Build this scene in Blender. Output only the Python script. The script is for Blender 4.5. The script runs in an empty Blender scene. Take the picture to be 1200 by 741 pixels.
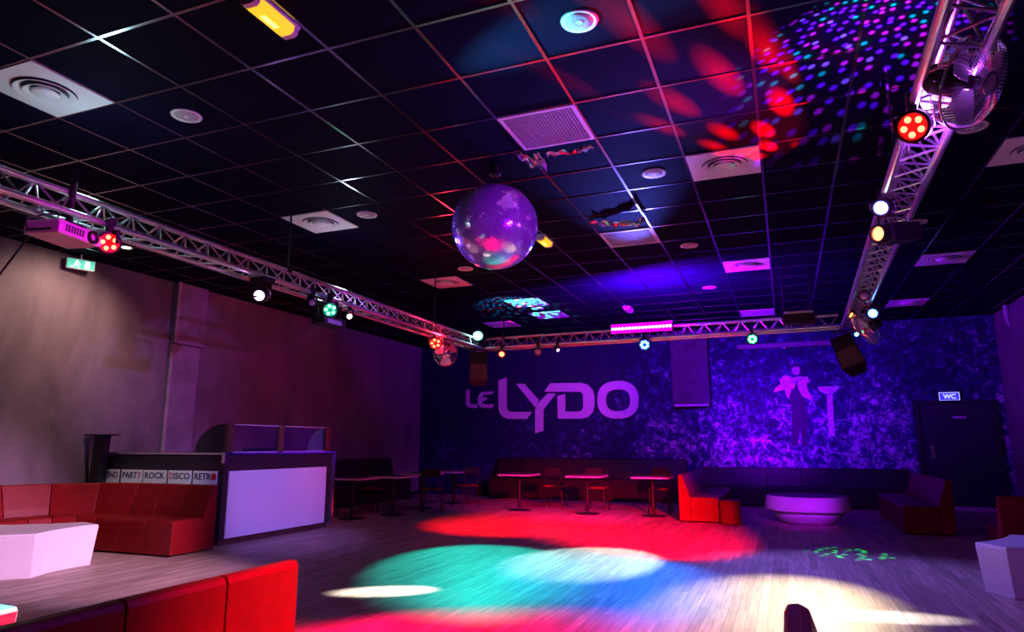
import bpy, bmesh, math, random
from mathutils import Vector, Matrix
R = math.radians
PI = math.pi
random.seed(7)
S = bpy.context.scene
COL = S.collection

# ------------------------------------------------------------------ camera, world, exposure
cam_data = bpy.data.cameras.new('camera')
cam_data.sensor_width = 36.0
cam_data.lens = 796 * 36 / 1200
cam_data.clip_start = 0.05
cam = bpy.data.objects.new('camera', cam_data)
cam.location = (0, 0, 1.3)
cam.rotation_euler = (R(90 + 10.75), 0, R(21.66))
COL.objects.link(cam)
S.camera = cam
S.view_settings.view_transform = 'Standard'
S.view_settings.look = 'None'
S.view_settings.gamma = 1.0
S.view_settings.use_curve_mapping = False
S.view_settings.exposure = 0.0

world = bpy.data.worlds.new('world')
S.world = world
world.use_nodes = True
world.node_tree.nodes['Background'].inputs['Color'].default_value = (0.25, 0.12, 1.0, 1)
world.node_tree.nodes['Background'].inputs['Strength'].default_value = 0.02


# ------------------------------------------------------------------ stage lights and added fill lights
def aim(o, target):
    d = Vector(target) - Vector(o.location)
    o.rotation_euler = d.to_track_quat('-Z', 'Y').to_euler()


def spot(name, pos, target, color, watts, angle, blend=0.5, radius=0.05):
    l = bpy.data.lights.new(name, 'SPOT')
    l.color = color
    l.energy = watts
    l.spot_size = R(angle)
    l.spot_blend = blend
    l.shadow_soft_size = radius
    o = bpy.data.objects.new(name, l)
    o.location = pos
    COL.objects.link(o)
    aim(o, target)
    return o


def bulb(name, pos, color, watts, radius=0.08):
    l = bpy.data.lights.new(name, 'POINT')
    l.color = color
    l.energy = watts
    l.shadow_soft_size = radius
    o = bpy.data.objects.new(name, l)
    o.location = pos
    COL.objects.link(o)
    return o


def gobo(o, scale, dot, ramp, soft=0.25, strength=1.0, base=0.0):
    """A pattern wheel in the lamp: dots in the beam, by beam direction."""
    l = o.data
    l.use_nodes = True
    nt = l.node_tree
    em = nt.nodes['Emission']
    tc = nt.nodes.new('ShaderNodeTexCoord')
    sep = nt.nodes.new('ShaderNodeSeparateXYZ')
    dx = nt.nodes.new('ShaderNodeMath'); dx.operation = 'DIVIDE'
    dy = nt.nodes.new('ShaderNodeMath'); dy.operation = 'DIVIDE'
    com = nt.nodes.new('ShaderNodeCombineXYZ')
    vor = nt.nodes.new('ShaderNodeTexVoronoi')
    vor.voronoi_dimensions = '2D'
    vor.inputs['Scale'].default_value = scale
    vor.inputs['Randomness'].default_value = 0.75
    mr = nt.nodes.new('ShaderNodeMapRange')
    mr.inputs['From Min'].default_value = dot
    mr.inputs['From Max'].default_value = dot * (1 - soft)
    mr.inputs['To Min'].default_value = base
    mr.inputs['To Max'].default_value = strength
    L = nt.links.new
    L(tc.outputs['Normal'], sep.inputs[0])
    L(sep.outputs['X'], dx.inputs[0]); L(sep.outputs['Z'], dx.inputs[1])
    L(sep.outputs['Y'], dy.inputs[0]); L(sep.outputs['Z'], dy.inputs[1])
    L(dx.outputs[0], com.inputs[0]); L(dy.outputs[0], com.inputs[1])
    L(com.outputs[0], vor.inputs['Vector'])
    L(vor.outputs['Distance'], mr.inputs['Value'])
    L(mr.outputs[0], em.inputs['Strength'])
    cr = nt.nodes.new('ShaderNodeValToRGB')
    cr.color_ramp.interpolation = 'CONSTANT'
    els = cr.color_ramp.elements
    els[0].position = 0; els[0].color = (*ramp[0][1], 1)
    els[1].position = ramp[1][0]; els[1].color = (*ramp[1][1], 1)
    for p, c in ramp[2:]:
        e = els.new(p); e.color = (*c, 1)
    sc = nt.nodes.new('ShaderNodeSeparateColor')
    L(vor.outputs['Color'], sc.inputs[0])
    L(sc.outputs[0], cr.inputs[0])
    L(cr.outputs['Color'], em.inputs['Color'])


RED = (1.0, 0.003, 0.010)


def beam(name, lamp, target, color, watts, angle, blend=0.5, radius=0.03, out=0.16):
    """Light leaving the front of a lamp that stands at `lamp` and faces `target`."""
    p, q = Vector(lamp), Vector(target)
    return spot(name, p + (q - p).normalized() * out, q, color, watts, angle, blend, radius)


# floor pools
beam('red_back_wash', (0.76, 5.15, 2.78), (-2.4, 10.9, 0), (1.0, 0.0, 0.03), 11000, 34, 0.8, out=0.30)
beam('red_left_wash', (-4.90, 9.15, 2.84), (-4.2, 10.9, 0), RED, 1500, 66, 0.8)
beam('magenta_front_wash', (-4.76, 3.54, 2.835), (-2.0, 4.15, 0), (1.0, 0.0, 0.11), 3000, 42, 0.8)
beam('red_sofa_wash', (0.70, 3.66, 2.86), (-2.05, 3.1, 0.5), RED, 2300, 44, 0.9)
beam('cyan_pool', (-4.93, 10.78, 3.20), (-3.3, 7.3, 0), (0.0, 0.56, 0.50), 2000, 29, 0.45)
beam('cyan_pool_side', (-4.93, 10.78, 3.20), (-1.9, 7.2, 0), (0.0, 0.38, 0.75), 1300, 26, 0.7)
beam('blue_pool', (-2.0, 10.78, 2.88), (-1.6, 7.1, 0), (0.0, 0.12, 1.0), 1500, 29, 0.8)
beam('white_pool', (-2.0, 10.78, 2.88), (-2.2, 8.0, 0), (0.62, 0.92, 1.0), 1250, 27, 0.5)
beam('warm_pool', (0.42, 10.66, 3.12), (-0.15, 6.5, 0), (1.0, 0.78, 0.46), 2900, 25, 1.0)
beam('white_pin_front', (0.92, 8.3, 2.93), (-3.44, 5.63, 0), (1, 1, 1), 12000, 5.5, 0.7, 0.02)
beam('white_pin_right', (-4.83, 5.30, 2.80), (0.63, 6.24, 0), (0.95, 0.95, 1), 11000, 5, 0.9, 0.02)
beam('violet_right_wash', (-2.0, 10.78, 2.88), (1.4, 7.0, 0), (0.22, 0.14, 1.0), 1100, 60, 0.9)
beam('violet_panel_wash', (0.83, 3.78, 3.04), (-6.95, 8.3, 0.5), (0.32, 0.16, 1.0), 2400, 20, 0.9, out=0.35)
beam('violet_left_wash', (0.72, 5.05, 2.90), (-7.3, 5.2, 0.2), (0.85, 0.40, 0.80), 4800, 26, 0.9, out=0.3)
beam('card_fill', (-4.76, 3.54, 2.835), (-8.0, 7.15, 0.9), (0.8, 0.75, 1.0), 260, 20, 0.9, out=0.25)  # fill added to raise the word cards; the lamp here is red
beam('violet_table_wash', (0.92, 8.3, 2.93), (-3.9, 13.0, 0.75), (0.55, 0.03, 1.0), 1300, 30, 0.8)
beam('violet_round_wash', (0.72, 5.05, 2.90), (0.1, 12.6, 0.3), (0.42, 0.0, 1.0), 2200, 11, 0.8, out=0.3)
beam('cyan_table_pin', (-4.82, 6.08, 2.87), (-3.85, 2.55, 0.43), (0.0, 0.9, 0.9), 6000, 9, 0.6)
beam('ball_fill', (-4.82, 6.08, 2.87), (-2.466, 5.764, 3.364), (0.12, 0.02, 1.0), 700, 24, 0.5)  # violet fill added to lift the mirror ball
beam('ball_fill_near', (0.70, 3.66, 2.86), (-2.466, 5.764, 3.364), (0.30, 0.0, 1.0), 1100, 16, 0.5)  # second added fill for the ball; the lamp here is red
bulb('ultraviolet_near', (0.80, 3.86, 2.90), (0.42, 0.06, 1.0), 75)
# back wall
beam('mural_wash', (-0.37, 10.76, 2.875), (-0.3, 16.75, 1.95), (0.26, 0.0, 1.0), 2300, 33, 0.9)
beam('mural_pink', (-0.37, 10.76, 2.875), (-0.5, 16.75, 1.8), (1.0, 0.0, 0.5), 450, 24, 1.0)
beam('mural_blue', (-2.0, 10.78, 2.88), (0.2, 16.75, 2.2), (0.03, 0.0, 1.0), 1000, 50, 0.9, out=0.3)
beam('sign_wash', (-2.04, 10.80, 3.17), (-5.2, 16.75, 2.4), (0.75, 0.06, 0.85), 620, 36, 0.9, out=0.2)
# left wall
spot('wall_downlight', (-8.31, 6.455, 3.93), (-9.39, 6.2, 2.1), (1.0, 0.58, 0.48), 165, 128, 1.0, 0.05)
beam('violet_wall_wash', (0.72, 5.05, 2.90), (-9.39, 8.2, 2.2), (0.35, 0.14, 1.0), 900, 22, 1.0, out=0.3)
spot('red_wall_wash', (-4.99, 9.02, 2.76), (-9.39, 10.2, 2.1), (1.0, 0.02, 0.22), 95, 110, 1.0)
bulb('red_lamp_spill', (-4.80, 9.30, 2.93), (1.0, 0.02, 0.06), 16)
# ceiling
o = spot('red_petals', (0.66, 8.05, 3.02), (-0.30, 5.4, 3.99), RED, 24000, 25, 0.5, 0.006)
gobo(o, 10.0, 0.38, [(0, RED), (0.5, RED)], 0.9, 1.0, 0.015)
o = spot('dot_ball', (0.80, 4.25, 3.24), (0.74, 4.75, 3.99), (1, 1, 1), 6000, 88, 0.5, 0.004)
gobo(o, 11.0, 0.29, [(0, (0.30, 0.01, 1)), (0.45, (1, 0.02, 0.7)), (0.75, (0.0, 0.7, 0.4)), (0.9, (0.5, 0.2, 1.0))], 0.5, 1.0, 0.012)
o = spot('cyan_dots', (-4.72, 11.30, 3.25), (-4.75, 11.9, 3.99), (1, 1, 1), 2600, 84, 0.6, 0.004)
gobo(o, 9.0, 0.34, [(0, (0.0, 0.7, 0.5)), (0.8, (1, 0.02, 0.01))], 0.3)
o = beam('green_dots', (-0.37, 10.76, 2.875), (0.58, 9.6, 0), (0.0, 1.0, 0.35), 1600, 18, 0.2, 0.004)
gobo(o, 19.0, 0.24, [(0, (0.05, 1.0, 0.35)), (0.75, (0.2, 0.1, 1.0))], 0.3)
bulb('diffuser_fill', (-5.02, 3.55, 3.32), (0.45, 0.85, 1.0), 12)  # fill bulb added to brighten the ceiling diffuser, no fixture of its own
bulb('diffuser_fill', (-5.02, 6.95, 3.32), (0.6, 0.75, 1.0), 8)  # same added fill for the next diffuser along
beam('projector_fill', (0.83, 3.78, 3.04), (-4.86, 3.26, 2.83), (0.9, 0.0, 0.8), 1100, 9, 0.5, out=0.3)  # magenta fill added to brighten the white projector
spot('blue_uplight', (-4.60, 4.9, 2.95), (-1.05, 3.80, 3.99), (0.06, 0.60, 1.0), 5000, 12, 0.9)
spot('bar_blue_fill', (-1.95, 10.62, 3.28), (-1.3, 4.2, 3.99), (0.10, 0.12, 1.0), 1500, 30, 1.0)  # spot added to tint the metal ceiling bars blue
spot('violet_uplight', (0.66, 5.4, 3.10), (-0.9, 5.0, 3.99), (0.45, 0.05, 1.0), 350, 66, 0.9)


# ------------------------------------------------------------------ mesh helpers
class MB:
    """Collects shapes into one bmesh."""

    def __init__(self):
        self.bm = bmesh.new()

    def box(self, c, s, rot=None):
        m = Matrix.Translation(c)
        if rot is not None:
            m = m @ rot.to_4x4()
        bmesh.ops.create_cube(self.bm, size=1.0, matrix=m @ Matrix.Diagonal((s[0], s[1], s[2], 1)))
        return self

    def span(self, a, b):
        return self.box([(a[i] + b[i]) / 2 for i in range(3)], [abs(b[i] - a[i]) for i in range(3)])

    def tube(self, p, q, r, n=10, r2=None):
        p, q = Vector(p), Vector(q)
        d = q - p
        m = Matrix.Translation((p + q) / 2) @ d.to_track_quat('Z', 'Y').to_matrix().to_4x4()
        bmesh.ops.create_cone(self.bm, cap_ends=True, segments=n, radius1=r, radius2=r if r2 is None else r2, depth=d.length, matrix=m)
        return self

    def path(self, pts, r, n=8, closed=False):
        pts = [Vector(p) for p in pts]
        k = len(pts)
        rings = []
        up = None
        for i in range(k):
            a = pts[i - 1] if (i or closed) else pts[i]
            b = pts[(i + 1) % k] if (i < k - 1 or closed) else pts[i]
            t = (b - a).normalized()
            if up is None:
                up = t.orthogonal().normalized()
            up = (up - t * up.dot(t)).normalized()
            side = t.cross(up)
            rings.append([self.bm.verts.new(pts[i] + (up * math.cos(2 * PI * j / n) + side * math.sin(2 * PI * j / n)) * r) for j in range(n)])
        for i in range(k if closed else k - 1):
            A, B = rings[i], rings[(i + 1) % k]
            for j in range(n):
                self.bm.faces.new((A[j], A[(j + 1) % n], B[(j + 1) % n], B[j]))
        if not closed:
            self.bm.faces.new(rings[0][::-1]); self.bm.faces.new(rings[-1])
        return self

    def lathe(self, prof, n=32, m=None):
        """prof: list of (r, z)."""
        rings = []
        for r, z in prof:
            if r < 1e-5:
                rings.append([self.bm.verts.new((0, 0, z))])
            else:
                rings.append([self.bm.verts.new((r * math.cos(2 * PI * j / n), r * math.sin(2 * PI * j / n), z)) for j in range(n)])
        vs = [v for ring in rings for v in ring]
        for A, B in zip(rings, rings[1:]):
            for j in range(n):
                k = (j + 1) % n
                if len(A) == 1 and len(B) == 1:
                    continue
                if len(A) == 1:
                    self.bm.faces.new((A[0], B[k], B[j]))
                elif len(B) == 1:
                    self.bm.faces.new((A[j], A[k], B[0]))
                else:
                    self.bm.faces.new((A[j], A[k], B[k], B[j]))
        if m is not None:
            bmesh.ops.transform(self.bm, matrix=m, verts=vs)
        return self

    def prism(self, poly, f0, f1):
        """poly of 2-D points; f0 and f1 turn a 2-D point into the near and far 3-D points."""
        A = [self.bm.verts.new(f0(p)) for p in poly]
        B = [self.bm.verts.new(f1(p)) for p in poly]
        self.bm.faces.new(A)
        self.bm.faces.new(B[::-1])
        k = len(poly)
        for i in range(k):
            self.bm.faces.new((A[i], B[i], B[(i + 1) % k], A[(i + 1) % k]))
        return self

    def ringprism(self, outer, inner, f0, f1):
        k = len(outer)
        V = [[self.bm.verts.new(f(p)) for p in pl] for f in (f0, f1) for pl in (outer, inner)]
        o0, i0, o1, i1 = V
        for i in range(k):
            j = (i + 1) % k
            self.bm.faces.new((o0[i], o0[j], i0[j], i0[i]))
            self.bm.faces.new((o1[i], i1[i], i1[j], o1[j]))
            self.bm.faces.new((o0[i], o1[i], o1[j], o0[j]))
            self.bm.faces.new((i0[i], i0[j], i1[j], i1[i]))
        return self

    def loft(self, sections):
        """closed sections with the same number of points, capped at both ends."""
        rs = [[self.bm.verts.new(p) for p in s] for s in sections]
        k = len(rs[0])
        for A, B in zip(rs, rs[1:]):
            for i in range(k):
                self.bm.faces.new((A[i], A[(i + 1) % k], B[(i + 1) % k], B[i]))
        self.bm.faces.new(rs[0][::-1]); self.bm.faces.new(rs[-1])
        return self

    def xf(self, m):
        bmesh.ops.transform(self.bm, matrix=m, verts=self.bm.verts)
        return self

    def mesh(self, name, mat, smooth=False):
        bmesh.ops.recalc_face_normals(self.bm, faces=self.bm.faces)
        me = bpy.data.meshes.new(name)
        self.bm.to_mesh(me)
        self.bm.free()
        if smooth:
            for p in me.polygons:
                p.use_smooth = True
        if mat is not None:
            me.materials.append(mat)
        return me


def link(name, me, parent=None, loc=None, rot=None, bevel=0, smooth_angle=None):
    o = bpy.data.objects.new(name, me)
    COL.objects.link(o)
    if parent is not None:
        o.parent = parent
    if loc is not None:
        o.location = loc
    if rot is not None:
        o.rotation_euler = rot
    if bevel:
        b = o.modifiers.new('bevel', 'BEVEL')
        b.width = bevel
        b.segments = 2
        b.limit_method = 'ANGLE'
        b.angle_limit = R(35)
    return o


def obj(name, mb, mat, parent=None, loc=None, rot=None, bevel=0, smooth=False):
    return link(name, mb.mesh(name, mat, smooth), parent, loc, rot, bevel)


def tag(o, label, cat, group=None):
    o['label'] = label
    o['category'] = cat
    if group:
        o['group'] = group
    return o


def thing(name, label, cat, loc=(0, 0, 0), rot=(0, 0, 0), group=None):
    o = bpy.data.objects.new(name, None)
    COL.objects.link(o)
    o.location = loc
    o.rotation_euler = rot
    return tag(o, label, cat, group)


def struct(name, mb, mat, parent=None, bevel=0, smooth=False):
    o = obj(name, mb, mat, parent, bevel=bevel, smooth=smooth)
    if parent is None:
        o['kind'] = 'structure'
    return o


def dup(root, loc, rot=None, label=None, group=None, swap=None):
    """A copy of a thing with copies of its parts and sub-parts; swap exchanges a material."""
    def fix(o):
        if swap and o.type == 'MESH' and o.data.materials and o.data.materials[0] in swap:
            o.data = o.data.copy()
            o.data.materials[0] = swap[o.data.materials[0]]
    r = root.copy()
    COL.objects.link(r)
    r.location = loc
    if rot is not None:
        r.rotation_euler = rot
    if label:
        r['label'] = label
    if group:
        r['group'] = group
    fix(r)
    for ch in list(root.children):
        c = ch.copy(); COL.objects.link(c); c.parent = r; fix(c)
        for g in list(ch.children):
            d = g.copy(); COL.objects.link(d); d.parent = c; fix(d)
    return r


def text_mesh(txt, size, depth, mat, bold=0.0):
    cu = bpy.data.curves.new('lettering', 'FONT')
    cu.body = txt
    cu.size = size
    cu.extrude = depth
    cu.offset = bold
    cu.resolution_u = 3
    t = bpy.data.objects.new('lettering', cu)
    COL.objects.link(t)
    dg = bpy.context.evaluated_depsgraph_get()
    dg.update()
    me = bpy.data.meshes.new_from_object(t.evaluated_get(dg))
    bpy.data.objects.remove(t)
    bpy.data.curves.remove(cu)
    me.materials.clear()
    me.materials.append(mat)
    return me


def fit_text(me, x0, x1, z0, z1):
    """Scale a text mesh laid in XY into the rectangle x0..x1, z0..z1 of an upright XZ plane facing -Y."""
    xs = [v.co.x for v in me.vertices]; ys = [v.co.y for v in me.vertices]
    a, b, c, d = min(xs), max(xs), min(ys), max(ys)
    for v in me.vertices:
        x, y, z = v.co
        v.co = (x0 + (x - a) / (b - a) * (x1 - x0), -z, z0 + (y - c) / (d - c) * (z1 - z0))
    return me


# ------------------------------------------------------------------ materials
def pm(name, color, rough=0.5, metal=0.0, spec=0.5, noise=0.0, nscale=6.0, coat=0.0, bump=0.0):
    m = bpy.data.materials.new(name)
    m.use_nodes = True
    nt = m.node_tree
    b = nt.nodes['Principled BSDF']
    b.inputs['Base Color'].default_value = (*color, 1)
    b.inputs['Roughness'].default_value = rough
    b.inputs['Metallic'].default_value = metal
    b.inputs['Specular IOR Level'].default_value = spec
    b.inputs['Coat Weight'].default_value = coat
    if noise or bump:
        tc = nt.nodes.new('ShaderNodeTexCoord')
        n = nt.nodes.new('ShaderNodeTexNoise')
        n.inputs['Scale'].default_value = nscale
        n.inputs['Detail'].default_value = 6
        nt.links.new(tc.outputs['Object'], n.inputs['Vector'])
        if noise:
            r = nt.nodes.new('ShaderNodeValToRGB')
            r.color_ramp.elements[0].position = 0.3
            r.color_ramp.elements[1].position = 0.7
            r.color_ramp.elements[0].color = (*[c * (1 - noise) for c in color], 1)
            r.color_ramp.elements[1].color = (*[min(1, c * (1 + noise)) for c in color], 1)
            nt.links.new(n.outputs['Fac'], r.inputs[0])
            nt.links.new(r.outputs[0], b.inputs['Base Color'])
        if bump:
            bp = nt.nodes.new('ShaderNodeBump')
            bp.inputs['Strength'].default_value = bump
            bp.inputs['Distance'].default_value = 0.01
            nt.links.new(n.outputs['Fac'], bp.inputs['Height'])
            nt.links.new(bp.outputs[0], b.inputs['Normal'])
    return m


def em(name, color, strength):
    m = bpy.data.materials.new(name)
    m.use_nodes = True
    b = m.node_tree.nodes['Principled BSDF']
    b.inputs['Base Color'].default_value = (*color, 1)
    b.inputs['Emission Color'].default_value = (*color, 1)
    b.inputs['Emission Strength'].default_value = strength
    return m


M = {
    'tile': pm('ceiling_tile', (0.0045, 0.0036, 0.0190), 0.75, 0, 0.03, 0.2, 3, bump=0.05),
    'tbar': pm('ceiling_bar', (0.34, 0.34, 0.36), 0.22, 1.0),
    'white': pm('white_metal', (0.80, 0.80, 0.80), 0.45, noise=0.04),
    'recess': pm('diffuser_recess', (0.10, 0.10, 0.11), 0.6, noise=0.1),
    'grille': pm('grille_mesh', (0.42, 0.40, 0.44), 0.55, noise=0.2, nscale=60),
    'alu': pm('truss_aluminium', (0.80, 0.78, 0.80), 0.30, 0.9, noise=0.08, nscale=20),
    'black': pm('black_metal', (0.010, 0.010, 0.011), 0.42, noise=0.2),
    'blackpaint': pm('black_laminate', (0.016, 0.014, 0.022), 0.45, noise=0.2, nscale=3),
    'blackcloth': pm('black_cloth', (0.012, 0.010, 0.012), 0.9, noise=0.3),
    'darkwood': pm('brown_post', (0.09, 0.035, 0.025), 0.5, noise=0.3, nscale=14),
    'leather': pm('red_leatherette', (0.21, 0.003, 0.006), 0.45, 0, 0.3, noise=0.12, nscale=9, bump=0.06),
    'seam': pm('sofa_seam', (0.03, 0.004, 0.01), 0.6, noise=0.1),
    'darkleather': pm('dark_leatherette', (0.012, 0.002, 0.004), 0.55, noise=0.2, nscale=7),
    'plastic': pm('white_plastic', (0.78, 0.76, 0.78), 0.35, noise=0.03, nscale=3),
    'acryl': pm('white_panel', (0.80, 0.76, 0.82), 0.22, noise=0.02, nscale=2),
    'chrome': pm('chrome', (0.85, 0.85, 0.87), 0.15, 1.0, noise=0.03),
    'cloth': pm('speaker_cloth', (0.16, 0.07, 0.06), 0.8, noise=0.2, nscale=40),
    'letter': pm('sign_letter', (0.62, 0.46, 0.62), 0.5, noise=0.06, nscale=5),
    'ink': pm('dark_ink', (0.02, 0.02, 0.07), 0.6, noise=0.05),
    'redink': pm('red_ink', (0.55, 0.02, 0.03), 0.5, noise=0.05),
    'card': pm('card', (0.80, 0.80, 0.82), 0.5, noise=0.03),
    'skin': pm('painted_skin', (0.45, 0.20, 0.32), 0.7, noise=0.3, nscale=18),
    'jacket': pm('painted_jacket', (0.60, 0.25, 0.45), 0.7, noise=0.35, nscale=12),
    'darkpaint': pm('painted_dark', (0.012, 0.012, 0.05), 0.7, noise=0.5, nscale=9),
    'pillarpaint': pm('painted_stone', (0.62, 0.38, 0.60), 0.7, noise=0.35, nscale=14),
    'wood_top': pm('table_top', (0.035, 0.018, 0.016), 0.5, noise=0.3, nscale=12),
    'edge': pm('table_edge', (0.75, 0.60, 0.72), 0.3, 0.2, noise=0.05),
    'door': pm('door_paint', (0.014, 0.014, 0.03), 0.5, noise=0.2, nscale=3),
    'trim': pm('grey_trim', (0.46, 0.43, 0.45), 0.5, noise=0.15, nscale=5),
    'screencase': pm('screen_case', (0.16, 0.11, 0.15), 0.5, noise=0.08),
    'duct': pm('duct_paint', (0.035, 0.022, 0.045), 0.6, noise=0.5, nscale=4),
    'wallpanel': pm('pillar_panel', (0.28, 0.24, 0.31), 0.55, noise=0.25, nscale=3),
    'darklens': pm('dark_lens', (0.5, 0.35, 0.6), 0.1, 0.3, noise=0.05),
    # things that give off light
    'led_red': em('led_red', (1.0, 0.16, 0.07), 6),
    'led_redglow': em('led_red_rim', (1.0, 0.01, 0.01), 0.6),
    'led_green': em('led_green', (0.15, 1.0, 0.45), 7),
    'led_greenglow': em('led_green_rim', (0.0, 0.5, 0.2), 0.4),
    'led_cyan': em('led_cyan', (0.45, 1.0, 0.9), 9),
    'led_cyanglow': em('led_cyan_rim', (0.0, 0.6, 0.55), 0.8),
    'led_blue': em('led_blue', (0.15, 0.45, 1.0), 9),
    'led_blueglow': em('led_blue_rim', (0.0, 0.1, 1.0), 1.0),
    'led_white': em('led_white', (0.85, 0.9, 1.0), 9),
    'led_whiteglow': em('led_white_rim', (0.15, 0.2, 1.0), 0.8),
    'led_warm': em('led_warm', (1.0, 0.85, 0.6), 9),
    'led_pink': em('led_pink', (1.0, 0.25, 0.85), 14),
    'bar_face': em('bar_face', (0.80, 0.0, 0.85), 1.6),
    'led_violet': em('led_violet', (0.7, 0.35, 1.0), 9),
    'led_orange': em('led_orange', (1.0, 0.25, 0.06), 6),
    'yellow': em('yellow_diffuser', (1.0, 0.55, 0.02), 1.1),
    'yellow_hot': em('yellow_tube', (1.0, 0.85, 0.10), 4),
    'exit': em('exit_green', (0.05, 0.55, 0.42), 0.9),
    'exit_white': em('exit_white', (0.75, 1.0, 0.95), 1.6),
    'wc_blue': em('wc_blue', (0.06, 0.04, 0.9), 0.7),
    'wc_white': em('wc_white', (0.45, 0.55, 1.0), 1.4),
}


def glass_mat():
    m = bpy.data.materials.new('clear_acrylic')
    m.use_nodes = True
    nt = m.node_tree
    b = nt.nodes['Principled BSDF']
    g = nt.nodes.new('ShaderNodeBsdfGlossy'); g.inputs['Roughness'].default_value = 0.08
    t = nt.nodes.new('ShaderNodeBsdfTransparent'); t.inputs['Color'].default_value = (0.88, 0.84, 0.92, 1)
    mx = nt.nodes.new('ShaderNodeMixShader')
    fr = nt.nodes.new('ShaderNodeValue'); fr.outputs[0].default_value = 0.05
    nt.links.new(fr.outputs[0], mx.inputs[0]); nt.links.new(t.outputs[0], mx.inputs[1]); nt.links.new(g.outputs[0], mx.inputs[2])
    nt.links.new(mx.outputs[0], nt.nodes['Material Output'].inputs[0])
    nt.nodes.remove(b)
    return m


M['glass'] = glass_mat()


def mirror_mat():
    m = bpy.data.materials.new('mirror_facets')
    m.use_nodes = True
    nt = m.node_tree
    b = nt.nodes['Principled BSDF']
    b.inputs['Base Color'].default_value = (0.82, 0.80, 0.85, 1)
    b.inputs['Metallic'].default_value = 0.84
    b.inputs['Roughness'].default_value = 0.10
    return m


M['mirror'] = mirror_mat()


def floor_mat():
    m = bpy.data.materials.new('oak_floor')
    m.use_nodes = True
    nt = m.node_tree
    L = nt.links.new
    b = nt.nodes['Principled BSDF']
    tc = nt.nodes.new('ShaderNodeTexCoord')
    sep = nt.nodes.new('ShaderNodeSeparateXYZ'); com = nt.nodes.new('ShaderNodeCombineXYZ')
    L(tc.outputs['Object'], sep.inputs[0]); L(sep.outputs['Y'], com.inputs['X']); L(sep.outputs['X'], com.inputs['Y'])
    br = nt.nodes.new('ShaderNodeTexBrick')
    br.inputs['Color1'].default_value = (0.36, 0.27, 0.20, 1)
    br.inputs['Color2'].default_value = (0.58, 0.47, 0.37, 1)
    br.inputs['Mortar'].default_value = (0.10, 0.075, 0.06, 1)
    br.inputs['Scale'].default_value = 1
    br.inputs['Brick Width'].default_value = 1.1
    br.inputs['Row Height'].default_value = 0.075
    br.inputs['Mortar Size'].default_value = 0.0016
    br.inputs['Bias'].default_value = 0.1
    L(com.outputs[0], br.inputs['Vector'])
    mp = nt.nodes.new('ShaderNodeMapping'); mp.inputs['Scale'].default_value = (1.0, 14, 1)
    L(com.outputs[0], mp.inputs['Vector'])
    n = nt.nodes.new('ShaderNodeTexNoise'); n.inputs['Scale'].default_value = 2.2; n.inputs['Detail'].default_value = 7
    L(mp.outputs[0], n.inputs['Vector'])
    mx = nt.nodes.new('ShaderNodeMix'); mx.data_type = 'RGBA'; mx.blend_type = 'MULTIPLY'
    mx.inputs[0].default_value = 0.75
    rr = nt.nodes.new('ShaderNodeValToRGB')
    rr.color_ramp.elements[0].position = 0.3; rr.color_ramp.elements[0].color = (0.45, 0.45, 0.45, 1)
    rr.color_ramp.elements[1].position = 0.65; rr.color_ramp.elements[1].color = (1.1, 1.1, 1.1, 1)
    L(n.outputs['Fac'], rr.inputs[0])
    L(br.outputs['Color'], mx.inputs[6]); L(rr.outputs[0], mx.inputs[7]); L(mx.outputs[2], b.inputs['Base Color'])
    mr = nt.nodes.new('ShaderNodeMapRange'); mr.inputs['To Min'].default_value = 0.42; mr.inputs['To Max'].default_value = 0.60
    L(n.outputs['Fac'], mr.inputs['Value']); L(mr.outputs[0], b.inputs['Roughness'])
    b.inputs['Specular IOR Level'].default_value = 0.3
    return m


def plaster_mat():
    """Dark mauve polished plaster with cloudy scuffs."""
    m = bpy.data.materials.new('mauve_plaster')
    m.use_nodes = True
    nt = m.node_tree
    L = nt.links.new
    b = nt.nodes['Principled BSDF']
    tc = nt.nodes.new('ShaderNodeTexCoord')
    mp = nt.nodes.new('ShaderNodeMapping'); mp.inputs['Scale'].default_value = (1, 1.2, 0.55)
    L(tc.outputs['Object'], mp.inputs[0])
    n = nt.nodes.new('ShaderNodeTexNoise'); n.inputs['Scale'].default_value = 1.2; n.inputs['Detail'].default_value = 9; n.inputs['Roughness'].default_value = 0.62
    n.inputs['Distortion'].default_value = 0.5
    L(mp.outputs[0], n.inputs['Vector'])
    r = nt.nodes.new('ShaderNodeValToRGB')
    r.color_ramp.elements[0].position = 0.35; r.color_ramp.elements[0].color = (0.14, 0.115, 0.135, 1)
    r.color_ramp.elements[1].position = 0.72; r.color_ramp.elements[1].color = (0.27, 0.23, 0.26, 1)
    L(n.outputs['Fac'], r.inputs[0]); L(r.outputs[0], b.inputs['Base Color'])
    b.inputs['Roughness'].default_value = 0.5
    b.inputs['Specular IOR Level'].default_value = 0.35
    return m


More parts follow.
